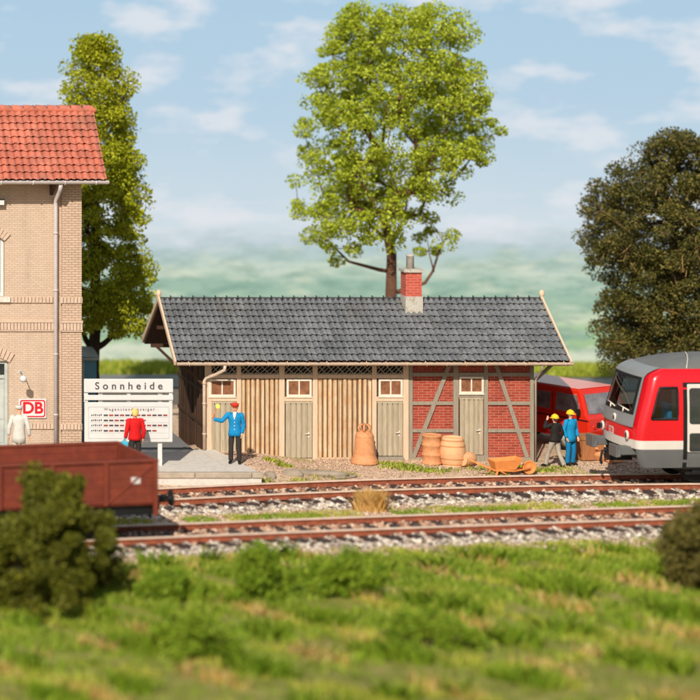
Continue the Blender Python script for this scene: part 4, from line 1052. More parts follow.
for y, z in ((-0.84, 1.36), (0.84, 1.36), (0.0, 1.72)):
    o = disc(y, z, 0.10 if z < 1.5 else 0.085, 'headlight', M['trainwhite'], 0.02, 1.35 if z < 1.5 else 1.5)
    disc(y, z, 0.062 if z < 1.5 else 0.05, 'lens', M['glass'], 0.032, 1.4, o)
c = fpoint(0.12, 1.36, 0.012); mb = MB(); mb.box(c[0]-0.004, c[0]+0.006, c[1]-0.15, c[1]+0.15, c[2]-0.1, c[2]+0.1); lo_ = tp(mb, 'logo_plate', M['trainwhite'])
text('DB', 0.19, (c[0]-0.006, c[1], c[2]), M['signred'], lo_, rot=(R(90), 0, R(-90)), ext=0.002, bold=0.004)
for y in (-0.82, 0.82):
    mb = MB(); x = TX+0.1; zc = RZ+0.94
    mb.box(x-0.28, x+0.3, TYc+y-0.12, TYc+y+0.12, zc-0.12, zc+0.12); mb.hexa([(x-0.42, TYc+y-0.26, zc-0.17), (x-0.28, TYc+y-0.26, zc-0.15), (x-0.28, TYc+y+0.26, zc-0.15), (x-0.42, TYc+y+0.26, zc-0.17), (x-0.42, TYc+y-0.26, zc+0.17), (x-0.28, TYc+y-0.2, zc+0.14), (x-0.28, TYc+y+0.2, zc+0.14), (x-0.42, TYc+y+0.26, zc+0.17)])
    tp(mb, 'buffer', M['traingrey'], 0.02)
mb = MB(); x = TX; mb.box(x-0.15, x+0.5, TYc-0.2, TYc+0.2, RZ+0.55, RZ+0.85); mb.tube([(x-0.05, TYc, RZ+0.8), (x-0.28, TYc, RZ+0.78), (x-0.32, TYc, RZ+0.5), (x-0.28, TYc, RZ+0.42)], 0.04, 8)
mb.tube([(x+0.2, TYc+0.4, RZ+0.8), (x-0.1, TYc+0.42, RZ+0.7), (x-0.02, TYc+0.42, RZ+0.45), (x+0.25, TYc+0.4, RZ+0.5)], 0.025, 6)
tp(mb, 'coupling', M['black'], 0.01)
# side details on the near side; offsets grow outward
yS = TYc-1.26
TD = CAM_D+yS; tx = lambda p: (p-PCX)*TD/FPX; tz = lambda q: CAM_H-q*TD/FPX-RZ
def spanel(name, x0, x1, z0, z1, off, m, r=0.08, parent=None, side=-1):
    rr = rrect(x0, x1, z0, z1, r); h = lambda z: hwid(z)
    n = len(rr); mb = MB(); zs_ = sorted(set([z0, z1, (z0+z1)/2, 2.2, 2.9]))
    # straight vertical strips following the tumblehome
    cols = 14; rows = 10; P = []
    def clampx(x, z):
        # rounded corners
        dz_ = max(0, (z0+r)-z, z-(z1-r)); q = r-math.sqrt(max(0, r*r-dz_*dz_)); return min(max(x, x0+q), x1-q)
    zz2 = [z0+r*(1-math.cos(PI/2*k/5)) for k in range(6)]+[z0+r+(z1-z0-2*r)*k/6 for k in range(1, 6)]+[z1-r*(1-math.sin(PI/2*k/5)) for k in range(6)]
    zz2 = [z0+r-r*math.cos(PI/2*k/5) for k in range(6)]+[z0+r+(z1-z0-2*r)*k/6 for k in range(1, 6)]+[z1-r+r*math.sin(PI/2*k/5) for k in range(6)]
    for z in zz2: P.append([(clampx(x0+(x1-x0)*i/cols, z), TYc+side*(hwid(z)+off), RZ+z) for i in range(cols+1)])
    mb.grid(P, False, side > 0); return tp(mb, name, m, 0, parent)
for side in (-1, 1):
    zl = [1.86+0.86*k/6 for k in range(7)]; xa_ = lambda z: xfront(z)+0.16+min(0.22, hwid(z)*0.6)+0.09
    mb = MB(); mb.grid([[(TX+xa_(z)+(1.33-xa_(z))*i/4, TYc+side*(hwid(z)-0.004), RZ+z) for i in range(5)] for z in zl], False, side > 0); cwg = tp(mb, 'cab_window', M['clear'])
    path = [(TX+xa_(z), TYc+side*(hwid(z)+0.0), RZ+z) for z in zl]+[(TX+1.33, TYc+side*(hwid(z)+0.0), RZ+z) for z in zl[::-1]]; path += path[:2]
    mb = MB(); mb.tube(path, 0.036, 6); tp(mb, 'window_rim', M['black'], 0, cwg)
    ds = spanel('door_gap_shade', tx(682.5), tx(738), tz(470), tz(383), 0.005, M['black'], 0.02, None, side)  # flat black panel stands in for the shaded recess round the doors
    spanel('door_leaf', tx(686.5), tx(710), tz(452.5), tz(384.5), 0.014, M['trainwhite'], 0.03, ds, side)
    spanel('door_leaf', tx(711), tx(735), tz(452.5), tz(384.5), 0.014, M['trainwhite'], 0.03, ds, side)
    for a in (688.5, 713): 
        spanel('door_window', tx(a), tx(a+19), tz(424.5), tz(388.5), 0.022, M['glass'], 0.08, ds, side); spanel('door_window', tx(a), tx(a+19), tz(452), tz(433.5), 0.022, M['glass'], 0.06, ds, side)
    spanel('door_step', tx(686.5), tx(735), tz(468), tz(453.5), 0.014, M['traingrey'], 0.02, ds, side)
    for k in range(4): 
        a = tx(750)+k*1.5; wf = spanel('window_frame', a, a+1.3, 1.75, 2.75, 0.006, M['black'], 0.1, None, side); spanel('window', a+0.05, a+1.25, 1.8, 2.7, 0.014, M['glass'], 0.09, wf, side)
mb = MB(); rows = []
a_, b_ = tx(676), tx(694)
mb.tube([(TX+2.05-0.95*t*0.4+0.0, TYc-hwid(3.22+0.33*(1-t)**0.7), RZ+3.232+0.335*(1-t)**0.7) for t in [i/10 for i in range(11)]], 0.014, 5); tp(mb, 'roof_seam', M['trainwhite'])
mb = MB(); mb.box(TX+1.65, TX+4.6, TYc-1.05, TYc+1.05, RZ+0.28, RZ+0.62)
for xx in (TX+2.0, TX+4.0): mb.box(xx-0.2, xx+0.2, TYc-1.12, TYc+1.12, RZ+0.3, RZ+0.6)
bo = tp(mb, 'bogie', M['black'], 0.02)
for xx in (TX+2.05, TX+4.0):
    for sy in (-1, 1): mb = MB(); mb.lathe([(r*0.8, z-0.06) for r, z in wheelprof], (xx, TYc+sy*0.75, RZ+0.4), 28, Matrix.Rotation(-sy*R(90), 4, 'X')); tp(mb, 'wheel', M['black'], 0, bo)
train.rotation_euler = (0, 0, R(2.0))

# ------------------------------------------------------------------ orange van
van = thing('van', 'orange-red minibus with light windows parked behind the brick end of the shed', 'van', (27.75, 4.1, gz(27.7, 4)+0.0), R(-60))
def vp(mb, name, m, bevel=0, parent=None): return mb.build(name, m, parent or van, bevel, local=True)
low = [(-2.2, 0.42), (2.2, 0.40), (2.26, 0.7), (2.2, 1.06), (2.08, 1.12), (-2.22, 1.12)]
def vh(z): return 0.9 if z <= 1.12 else 0.9-(z-1.12)/0.8*0.12
prof_out = [(-2.2, 0.42), (2.2, 0.40), (2.26, 0.7), (2.2, 1.06), (2.14, 1.14), (1.84, 1.82), (1.74, 1.90), (-2.0, 1.92), (-2.14, 1.86), (-2.24, 1.14)]
mb = MB(); n = len(prof_out)
v = [(x, -vh(z), z) for x, z in prof_out]+[(x, vh(z), z) for x, z in prof_out]
mb.add(v, [(0, 1, 2, 3, 4, 9), (4, 5, 6, 7, 8, 9), (n+9, n+4, n+3, n+2, n+1, n), (n+9, n+8, n+7, n+6, n+5, n+4)]+[(i, i+n, (i+1) % n+n, (i+1) % n) for i in range(n)])
body = vp(mb, 'body', M['vanred'], 0.05)
def vwin(poly, name='side_window', side=-1, m=M['vanglass']):
    off = 0.012
    mb = MB(); P = [(x, side*(vh(z)+off), z) for x, z in poly]
    q = [(x, side*(vh(z)-0.02), z) for x, z in poly]; n = len(poly)
    f = [tuple(range(n)) if side < 0 else tuple(range(n-1, -1, -1))]+[(i, (i+1) % n, (i+1) % n+n, i+n) for i in range(n)]
    mb.add(P+q, f); o = vp(mb, name, m, 0.01, body)
    mb = MB(); 
    for i in range(n): mb.tube([P[i], P[(i+1) % n]], 0.014, 5)
    vp(mb, 'window_trim', M['vanred'], 0, body)
for sd_ in (-1, 1):
    vwin([(0.95, 1.2), (1.95, 1.2), (1.72, 1.74), (0.95, 1.74)], 'side_window', sd_); vwin([(-0.45, 1.2), (0.75, 1.2), (0.75, 1.72), (-0.45, 1.72)], 'side_window', sd_); vwin([(-1.95, 1.2), (-0.65, 1.2), (-0.65, 1.72), (-1.95, 1.72)], 'side_window', sd_)
    mb = MB(); mb.box(-2.2, 2.2, sd_*0.905-0.012, sd_*0.905+0.012, 1.0, 1.03); mb.box(0.85, 0.862, sd_*0.905-0.004, sd_*0.905+0.004, 0.5, 1.75); vp(mb, 'trim', M['black'], 0, body)
mb = MB(); q = 0.012
mb.add([(2.118+q, -0.78, 1.19+q), (2.118+q, 0.78, 1.19+q), (1.872+q, 0.7, 1.75+q), (1.872+q, -0.7, 1.75+q)], [(0, 1, 2, 3)]); vp(mb, 'windscreen', M['vanglass'], 0, body)
mb = MB(); mb.box(-2.0, 1.72, -0.74, 0.74, 1.905, 1.935); vp(mb, 'roof', paint('van_roof_sheen', srgb(226, 150, 138), 0.3, 0.05), 0.015, body)  # pale pink puts the roof's glossy reflection into its colour
mb = MB(); mb.box(2.2, 2.3, -0.86, 0.86, 0.36, 0.55); mb.box(-2.3, -2.2, -0.86, 0.86, 0.36, 0.55); build_each(mb, 'bumper', M['black'], van, 0.02, True)
mb = MB(); mb.box(2.225, 2.25, -0.55, 0.55, 0.78, 0.95); vp(mb, 'grille', M['black'], 0.01)
for y in (-0.66, 0.66): mb = MB(); mb.lathe([(0.09, 0), (0.09, 0.02), (0.05, 0.03)], (2.235, y, 0.82), 20, Matrix.Rotation(R(90), 4, 'Y')); vp(mb, 'headlight', M['vanred'])
for x in (-1.3, 1.35):
    for y in (-0.8, 0.8):
        mb = MB(); mb.lathe([(0.2, -0.1), (0.33, -0.09), (0.34, -0.05), (0.34, 0.05), (0.33, 0.09), (0.2, 0.1)], (x, y, 0.33), 24, Matrix.Rotation(R(90), 4, 'X')); w_ = vp(mb, 'wheel', M['black'])
        mb = MB(); mb.lathe([(0.02, 0), (0.19, 0.0), (0.2, 0.03), (0.02, 0.04)], (x, y+math.copysign(0.08, y), 0.33), 20, Matrix.Rotation(-math.copysign(R(90), y), 4, 'X')); vp(mb, 'rim', M['palegrey'], 0, w_)
mb = MB(); mb.box(1.9, 1.95, -1.08, -0.94, 1.15, 1.35); mb.box(1.9, 1.93, -0.95, -0.88, 1.18, 1.22); vp(mb, 'mirror', M['black'], 0.01)

# ------------------------------------------------------------------ bell, barrels, barrow
def place(px, py, z=None):
    Y = CAM_H*FPX/py-CAM_D; X = wx(px, Y); z = gz(X, Y); Y = (CAM_H-z)*FPX/py-CAM_D; return wx(px, Y), Y, gz(wx(px, Y), Y)
X, Y, Z = place(364.5, 463.5); Y = min(Y, -0.05); X = wx(364.5, Y)
bell = thing('bell', 'large terracotta church bell standing on the gravel between plank wall and grey door', 'bell', (X, Y, Z))
mb = MB(); mb.lathe([(0.36, 0.0), (0.40, 0.01), (0.405, 0.05), (0.375, 0.12), (0.335, 0.2), (0.30, 0.32), (0.285, 0.5), (0.275, 0.7), (0.26, 0.82), (0.22, 0.91), (0.12, 0.96), (0.05, 0.97)], (X, Y, Z), 32)
for z, r in ((0.09, 0.39), (0.30, 0.305), (0.80, 0.265)): mb.lathe([(r, z-0.012), (r+0.012, z), (r, z+0.012)], (X, Y, Z), 32, cap=False)
mb.build('bell_body', M['terra'], bell)
mb = MB(); mb.tube([(X, Y, Z+0.96), (X, Y, Z+1.02)], 0.06, 10)
for k in range(3):
    a = PI*k/3+0.2; c, s_ = math.cos(a), math.sin(a)
    for sg in (-1, 1): mb.tube([(X+sg*c*0.05, Y+sg*s_*0.05, Z+0.94), (X+sg*c*0.17, Y+sg*s_*0.17, Z+0.97), (X+sg*c*0.19, Y+sg*s_*0.19, Z+1.06), (X+sg*c*0.12, Y+sg*s_*0.12, Z+1.13), (X+sg*c*0.05, Y+sg*s_*0.05, Z+1.12)], 0.035, 8)
build_each(mb, 'crown_loop', M['terra'], bell)
X, Y, Z = place(431.5, 463.2); Y = min(Y, -0.1); X = wx(431.5, Y)
dr = thing('drum', 'terracotta ribbed drum standing against the brick bay beside the taller barrel', 'drum', (X, Y, Z))
pf = [(0.27, 0), (0.285, 0.02), (0.285, 0.045), (0.265, 0.06)]
for z in (0.28, 0.56): pf += [(0.262, z-0.04), (0.285, z-0.01), (0.285, z+0.02), (0.262, z+0.05)]
pf += [(0.265, 0.80), (0.29, 0.82), (0.29, 0.86), (0.27, 0.87), (0.26, 0.84), (0.05, 0.83)]
mb = MB(); mb.lathe(pf, (X, Y, Z), 32); mb.build('drum_body', M['terra'], dr)
mb = MB(); mb.lathe([(0.04, 0.83), (0.04, 0.86), (0.02, 0.865)], (X+0.12, Y-0.08, Z), 10); mb.build('bung', M['terra'], dr)
X, Y, Z = place(452.5, 465.5); Y = min(Y, -0.25); X = wx(452.5, Y)
br = thing('barrel', 'bulging terracotta barrel standing upright by the last grey door', 'barrel', (X, Y, Z))
prof_b = [(0.29, 0)]+[(0.29+0.085*math.sin(PI*t/12), 0.84*t/12) for t in range(13)]+[(0.27, 0.845), (0.265, 0.81), (0.03, 0.80)]
mb = MB(); mb.lathe(prof_b, (X, Y, Z), 32); mb.build('staves', M['terra2'], br)
mb = MB()
for z in (0.08, 0.24, 0.60, 0.76): r = 0.293+0.085*math.sin(PI*z/0.84); mb.lathe([(r, z-0.022), (r+0.008, z-0.015), (r+0.008, z+0.015), (r, z+0.022)], (X, Y, Z), 32, cap=False)
build_each(mb, 'hoop', M['terra'], br)
X, Y, Z = place(461, 467.0); D_ = Vector((0.78, 0.58, 0)).normalized()
kg = thing('keg', 'small terracotta keg lying on its side between barrel and wheelbarrow', 'keg', (X, Y, Z))
Mr = Matrix(((0, -D_.y, D_.x), (0, D_.x, D_.y), (1, 0, 0))).to_4x4(); Mr = D_.to_track_quat('Z', 'Y').to_matrix().to_4x4()
prof_k = [(0.14, 0.02), (0.17, 0.0)]+[(0.17+0.045*math.sin(PI*t/10), 0.52*t/10) for t in range(11)]+[(0.15, 0.52)]
mb = MB(); mb.lathe(prof_k, (X, Y, Z+0.21), 24, Mr); mb.build('staves', M['terra2'], kg)
mb = MB()
for z in (0.06, 0.16, 0.36, 0.46): r = 0.172+0.045*math.sin(PI*z/0.52); mb.lathe([(r, z-0.015), (r+0.006, z), (r, z+0.015)], (X, Y, Z+0.21), 24, Mr, cap=False)
build_each(mb, 'hoop', M['terra'], kg)
# wheelbarrow
X, Y, Z = place(505, 475.5)
wb = thing('wheelbarrow', 'orange wooden wheelbarrow standing on the gravel in front of the brick bay', 'wheelbarrow', (X, Y, Z), R(4))
def bp(mb, name, bevel=0.006, m=M['orangep']): return mb.build(name, m, wb, bevel, local=True)
mb = MB(); t0 = [(-0.42, -0.24), (0.42, -0.24), (0.42, 0.24), (-0.42, 0.24)]
bz, tz_ = 0.16, 0.46; B = [(-0.34, -0.2, bz), (0.24, -0.2, bz), (0.24, 0.2, bz), (-0.34, 0.2, bz)]; T = [(-0.42, -0.28, tz_-0.04), (0.44, -0.28, tz_+0.03), (0.44, 0.28, tz_+0.03), (-0.42, 0.28, tz_-0.04)]
Bi = [(x*0.94, y*0.9, z+0.03) for x, y, z in B]; Ti = [(x*0.95-0.0, y*0.92, z) for x, y, z in T]
mb.add(B+T+Bi+Ti, [(0, 3, 2, 1), (0, 1, 5, 4), (1, 2, 6, 5), (2, 3, 7, 6), (3, 0, 4, 7), (8, 9, 10, 11), (8, 12, 13, 9), (9, 13, 14, 10), (10, 14, 15, 11), (11, 15, 12, 8), (4, 5, 13, 12), (5, 6, 14, 13), (6, 7, 15, 14), (7, 4, 12, 15)])
bp(mb, 'tray')
for s_ in (-1, 1):
    mb = MB(); mb.tube([(-0.98, s_*0.30, 0.40), (-0.4, s_*0.25, 0.16), (0.2, s_*0.15, 0.12), (0.72, s_*0.06, 0.17)], 0.028, 8); bp(mb, 'handle', 0)
    mb = MB(); mb.bar((-0.3, s_*0.22, 0.18), (-0.38, s_*0.28, 0.0), 0.05, 0.05, (0, 1, 0)); mb.bar((-0.3, s_*0.22, 0.17), (-0.05, s_*0.24, 0.05), 0.03, 0.03, (0, 1, 0)); bp(mb, 'leg')
mb = MB(); mb.lathe([(0.03, -0.04), (0.05, -0.03), (0.16, -0.015), (0.17, -0.03), (0.2, -0.03), (0.2, 0.03), (0.17, 0.03), (0.16, 0.015), (0.05, 0.03), (0.03, 0.04)], (0.72, 0, 0.2), 24, Matrix.Rotation(R(90), 4, 'X')); bp(mb, 'wheel', 0)
# crate, keg and sack truck under the railcar's nose
X, Y, Z = place(588, 461); Y += 0.3; X = wx(587, Y)
cr = thing('crate', 'brown wooden crate standing on the gravel behind the workman in blue overalls', 'crate', (X, Y, Z), R(14))
mb = MB(); w, d, h = 0.36, 0.34, 0.72; mb.box(-w, w, -d, d, 0.02, h)
mb.build('box', M['cratew'], cr, 0.01, local=True)
mb = MB()
for z in (0.03, 0.62): 
    for q in ((-w-0.02, w+0.02, -d-0.02, -d-0.001), (-w-0.02, w+0.02, d+0.001, d+0.02), (-w-0.02, -w-0.001, -d, d), (w+0.001, w+0.02, -d, d)): mb.box(q[0], q[1], q[2], q[3], z, z+0.09)
build_each(mb, 'batten', M['cratew'], cr, 0.004, True)
X, Y, Z = place(602, 461.5)
sk_ = thing('sack', 'small brown full sack slumped on the gravel beside the sack truck', 'sack', (X, Y, Z))
mb = MB(); mb.blob((X, Y, Z+0.14), 0.2, 10, 5, 0.3, (1.1, 0.9, 0.85)); mb.build('sack_body', M['terra'], sk_); mb = MB(); mb.tube([(X-0.08, Y, Z+0.28), (X-0.14, Y-0.02, Z+0.36), (X-0.18, Y-0.03, Z+0.38)], [0.05, 0.03, 0.05], 8); mb.build('neck', M['terra'], sk_)
X, Y, Z = place(610, 463)
tr = thing('sack_truck', 'tan hand truck with a flat toe plate standing under the nose of the railcar', 'hand truck', (X, Y, Z), R(10))
mb = MB()
for s_ in (-1, 1): mb.bar((-0.05, s_*0.13, 0.05), (-0.1, s_*0.13, 0.62), 0.05, 0.04)
for z in (0.2, 0.38, 0.56): mb.bar((-0.06-z*0.06, -0.15, z), (-0.06-z*0.06, 0.15, z), 0.04, 0.03, (0, 0, 1))
mb.build('frame', M['terra2'], tr, 0.006, local=True)
mb = MB(); mb.box(-0.05, 0.38, -0.18, 0.18, 0.03, 0.07); mb.box(0.32, 0.36, -0.17, 0.17, 0.07, 0.14); mb.build('toe_plate', M['terra2'], tr, 0.006, local=True)
for s_ in (-1, 1): mb = MB(); mb.lathe([(0.09, -0.02), (0.1, 0), (0.09, 0.02)], (-0.1, s_*0.2, 0.1), 16, Matrix.Rotation(R(90), 4, 'X')); mb.build('wheel', M['terra'], tr, 0, local=True)
# rocks along the platform end
rk = [(318, 476.5, 0.42, 'long flat grey rock half buried where the gravel meets the track', (1.9, 0.5, 0.28)), (292, 478, 0.22, 'rounded grey stone beside the yellow weeds at the platform end', (1.3, 0.8, 0.6)), (270, 476, 0.2, 'brown-grey stone leaning on the corner of the platform', (0.9, 0.8, 0.7)), (345, 479, 0.2, 'low grey stone at the gravel edge in line with the bell', (1.8, 0.7, 0.35))]
for i, (px, py, r_, lb, sq) in enumerate(rk):
    X, Y, Z = place(px, py); mb = MB(); mb.blob((0, 0, 0), r_, 8, 40+i, 0.35, sq); o = mb.build('rock', M['rock']); o.location = (X, Y, Z+0.02); o.rotation_euler = (0, 0, R(-12+i*9)); tag(o, lb, 'rock', 'rocks at the platform end')
# straw-coloured tuft between the tracks
X, Y = wx(373, -7.0), -6.75
r2 = np.random.default_rng(3); pts = [(X+r2.normal()*0.16, Y+r2.normal()*0.13, -0.14) for _ in range(1500)]
tag(grass_patch('grass_tuft', pts, 0.52, M['straw'], 0.010, 0.32, None, None, r2), 'tall straw-coloured tuft of dry grass between the two tracks', 'grass tuft')

# ------------------------------------------------------------------ trees and shrubs
def envelope_clumps(env, Yc, depth, n, rg, shell=0.55, gap=None):
    """env: list of (py, left px, right px) measured at depth Yc; returns world clump centres"""
    pys = [e[0] for e in env]; out = []; s = FPX/(CAM_D+Yc)
    tries = 0
    while len(out) < n and tries < n*60:
        tries += 1
        py = rg.uniform(pys[0], pys[-1]); L_ = np.interp(py, pys, [e[1] for e in env]); R_ = np.interp(py, pys, [e[2] for e in env])
        if rg.random() > (R_-L_)/max(e[2]-e[1] for e in env)+0.12: continue
        c = (L_+R_)/2; h = (R_-L_)/2/s; dd = depth*h/(max(e[2]-e[1] for e in env)/2/s)
        a = rg.uniform(0, 2*PI); rr = math.sqrt(rg.uniform(shell**2, 1))
        x = wx(c, Yc)+h*rr*math.cos(a); y = Yc+dd*rr*math.sin(a); z = wz(py, Yc)
        if gap and gap(x, y, z): continue
        out.append((x, y, z))
    return np.array(out)
def skeleton(root, top, C, r0, mb, rg, nb=5, wob=0.1, rmin=0.012):
    nodes = [Vector(root)]; par = [-1]
    for i in range(1, nb+1):
        t = i/nb; p = Vector(root).lerp(Vector(top), t)+Vector((rg.normal()*wob*t, rg.normal()*wob*t, 0)); nodes.append(p); par.append(len(nodes)-2)
    order = sorted(range(len(C)), key=lambda i: (Vector(C[i])-nodes[-1]).length)
    ends = []
    for i in order:
        c = Vector(C[i]); best, bd = None, 1e9
        for k in range(2, len(nodes)):
            d = (nodes[k]-c).length; 
            pen = 0.6*max(0, nodes[k].z-c.z)+0.12*(nodes[k]-nodes[nb]).length
            if d+pen < bd: bd, best = d+pen, k
        L_ = (c-nodes[best]).length; last = best
        steps = max(1, int(L_/0.7))
        for j in range(1, steps+1):
            t = j/steps; p = nodes[best].lerp(c, t)+Vector((rg.normal(), rg.normal(), rg.normal()))*0.05*(1 if j < steps else 0)+Vector((0, 0, -0.12*math.sin(PI*t)*min(L_, 1.5)))
            nodes.append(p); par.append(last); last = len(nodes)-1
    w = [1.0]*len(nodes)
    for i in range(len(nodes)-1, 0, -1): w[par[i]] += w[i]
    tot = w[1]
    rad = [max(rmin, min(r0*0.42, r0*(x/tot)**0.56)) for x in w]
    return nodes, par, rad
def tree(name, label, env, Yc, depth, base, top, nclump, nleaf, lsize, crad, mleaf, mbark, r0, seed, gap=None, shell=0.5, twigs=0, cat='tree', group='trees behind the station yard', limbs=()):
    rg = np.random.default_rng(seed); C = envelope_clumps(env, Yc, depth, nclump, rg, shell, gap)
    root = thing(name, label, cat, base, 0, group)
    nodes, par, rad = skeleton(base, top, C, r0, None, rg)
    mb = MB(); tr_nodes = [0, 1, 2, 3, 4, 5]
    rt = [r0*1.5]+[max(rad[i], r0*(1-0.06*i)) for i in (1, 2, 3)]+[max(rad[4], r0*0.7), max(rad[5], r0*0.55)]
    mb.tube([nodes[i] for i in tr_nodes], rt, 12)
    trunk = mb.build('trunk', mbark, root)
    mb = MB()
    for i in range(6, len(nodes)):
        a, b = nodes[par[i]], nodes[i]
        mb.tube([a, b], [min(rad[par[i]], rad[i]*1.35), rad[i]], 6 if rad[i] > 0.03 else 4, cap=False)
    for lp, r_ in limbs:
        n_ = len(lp); mb.tube([(wx(a, Yc), Yc+0.05*i, wz(b, Yc)) for i, (a, b) in enumerate(lp)], [r_*(1-0.75*i/(n_-1)) for i in range(n_)], 8)
    mb.build('branches', mbark, root)
    # leaves: around every clump centre and sprinkled along twigs
    idx = rg.integers(0, len(C), nleaf); u = rg.normal(size=(nleaf, 3)); u /= np.linalg.norm(u, axis=1)[:, None]
    rr = crad*(0.45+0.65*rg.random(nleaf)**0.6); cr_ = (0.6+0.8*rg.random(len(C)))[idx]
    P = C[idx]+u*(rr*cr_)[:, None]*np.array([1.1, 1.1, 0.8])
    quads('crown', leaves(P, lsize, rg, 0.4), mleaf, root)
    if twigs:
        mb = MB()
        for _ in range(twigs):
            c = C[rg.integers(0, len(C))]; d = rg.normal(size=3); d /= np.linalg.norm(d); l = rg.uniform(0.3, 0.9); m_ = rg.normal(size=3)*0.12
            a = Vector(c)-Vector(d)*l/2; b = Vector(c)+Vector(d)*l/2; mb.tube([a, (a+b)/2+Vector(m_), b], [0.016, 0.013, 0.006], 3, cap=False)
        mb.build('twigs', M['twig'], root)
    return root
TY = 9.0
def gap_mid(x, y, z):
    zc = wz(250, TY); xc = wx(392, TY)
    return (((x-xc)/1.5)**2+((z-zc)/0.8)**2 < 1 and rng.random() < 0.85) or (z < wz(185, TY) and rng.random() < 0.3)
tree('leafy_tree', 'broad bright green leafy tree with brown trunk rising behind the shed chimney',
     [(5, 350, 450), (30, 330, 470), (60, 316, 486), (95, 305, 497), (130, 299, 501), (150, 297, 495), (166, 296, 482), (185, 296, 470), (215, 293, 460), (235, 301, 454), (250, 313, 447), (262, 330, 440)],
     TY, 2.9, (wx(397, TY), TY, -0.1), (wx(391, TY), TY, wz(215, TY)), 520, 64000, 0.062, 0.31, M['leaf_mid'], M['bark'], 0.23, 11, gap_mid, 0.3, limbs=[([(395, 272), (380, 270), (365, 266), (350, 262), (338, 250), (326, 236)], 0.075), ([(397, 292), (412, 288), (426, 283), (434, 272), (441, 252), (452, 230)], 0.08), ([(394, 244), (380, 234), (368, 222), (356, 206)], 0.09), ([(394, 238), (404, 222), (408, 200)], 0.09), ([(434, 272), (430, 255), (428, 238)], 0.03)])
LY = 7.4
tree('conical_tree', 'yellow-green conical tree with low forked trunk between station building and shed',
     [(40, 84, 104), (70, 72, 122), (100, 64, 131), (130, 58, 134), (165, 56, 138), (200, 56, 142), (250, 56, 146), (300, 56, 151), (318, 58, 152), (330, 66, 146)],
     LY, 1.9, (wx(93, LY), LY, -0.1), (wx(96, LY), LY, wz(150, LY)), 380, 60000, 0.06, 0.34, M['leaf_left'], M['bark_dark'], 0.2, 5, None, 0.4, limbs=[([(93, 350), (104, 344), (116, 334), (128, 322), (138, 312)], 0.12), ([(93, 350), (86, 340), (82, 328), (80, 315)], 0.12), ([(112, 338), (113, 326), (118, 314)], 0.06)])
OY = 8.0
tree('olive_tree', 'dense dark olive tree with bare tan twigs towering behind the red railcar',
     [(133, 668, 700), (142, 650, 722), (158, 636, 736), (168, 612, 745), (185, 596, 755), (205, 588, 762), (240, 585, 764), (262, 590, 762), (285, 604, 752), (310, 606, 750), (330, 600, 745), (348, 592, 742), (366, 596, 740)],
     OY, 2.8, (wx(676, OY), OY, -0.1), (wx(676, OY), OY, wz(210, OY)), 680, 120000, 0.05, 0.33, M['leaf_dark'], M['bark_dark'], 0.22, 8, None, 0.2, 520)
def shrub(name, label, px, Yc, w, h, nleaf, size, m, seed, group='shrubs on the grass bank', d=None, twigs=0, lobes=14):
    rg = np.random.default_rng(seed); X = wx(px, Yc); Z = gz(X, Yc); d = d or w
    root = thing(name, label, 'shrub', (X, Yc, Z), 0, group)
    C = []; subs = [(rg.uniform(-0.62, 0.62)*w, rg.uniform(-0.5, 0.5)*d, rg.uniform(0.28, 0.5)*w, rg.uniform(0.5, 1.0)*h) for _ in range(9)]+[(0, 0, 0.55*w, h)]
    for _ in range(lobes*5):
        sx_, sy_, sr_, sh__ = subs[rg.integers(0, len(subs))]
        a = rg.uniform(0, 2*PI); t = rg.random()**0.7; k = math.sqrt(max(0.08, 1-(t*0.93)**2)); r = rg.uniform(0.55, 1.05)
        C.append((X+sx_+sr_*r*k*math.cos(a), Yc+sy_+sr_*r*k*math.sin(a), Z+sh__*0.92*t))
    C = np.array(C); n = nleaf; idx = rg.integers(0, len(C), n); u = rg.normal(size=(n, 3)); u /= np.linalg.norm(u, axis=1)[:, None]
    P = C[idx]+u*((0.06+0.14*rg.random(n))*min(1.5, max(h, .9))*(0.6+0.8*rg.random(len(C)))[idx])[:, None]; P[:, 2] = np.maximum(P[:, 2], Z)
    quads('foliage', leaves(P, size, rg, 0.4), m, root)
    mb = MB()
    for c in C[::2]: q = Vector((X, Yc, Z)); c = Vector(c); mb.tube([q+Vector((rg.normal()*0.08, rg.normal()*0.08, 0)), q.lerp(c, 0.5)+Vector((0, 0, h*0.08)), c], [0.035, 0.02, 0.008], 5)
    mb.build('stems', M['bark_dark'], root)
    return root
shrub('shrub', 'big dark olive shrub in the foreground covering the lower part of the brown wagon', 46, -17.0, 2.05, 3.15, 76000, 0.05, M['leaf_bush'], 1, lobes=30)
shrub('shrub', 'bright green low shrub close to the tracks in line with the yellow weeds', 266, -16.5, 0.95, 1.25, 15000, 0.045, M['leaf_bush2'], 2)
shrub('shrub', 'smaller bright green shrub in the foreground in line with the bell', 350, -16.3, 0.9, 1.12, 14000, 0.045, M['leaf_bush2'], 3)
shrub('shrub', 'brownish green shrub in the foreground below the railcar', 700, -15.8, 1.5, 2.15, 34000, 0.045, M['leaf_brown'], 4)
shrub('shrub', 'flat little green shrub in the grass in line with the shelter', 168, -16.6, 0.7, 0.72, 7000, 0.045, M['leaf_bush2'], 6)
shrub('shrub', 'flat green shrub nearest the camera in line with the barrels', 430, -20.5, 1.1, 0.7, 9000, 0.045, M['leaf_bush2'], 9)
shrub('shrub', 'low light green shrub nearest the camera in line with the platform end', 190, -21.5, 1.2, 1.1, 12000, 0.045, M['leaf_bush2'], 10)

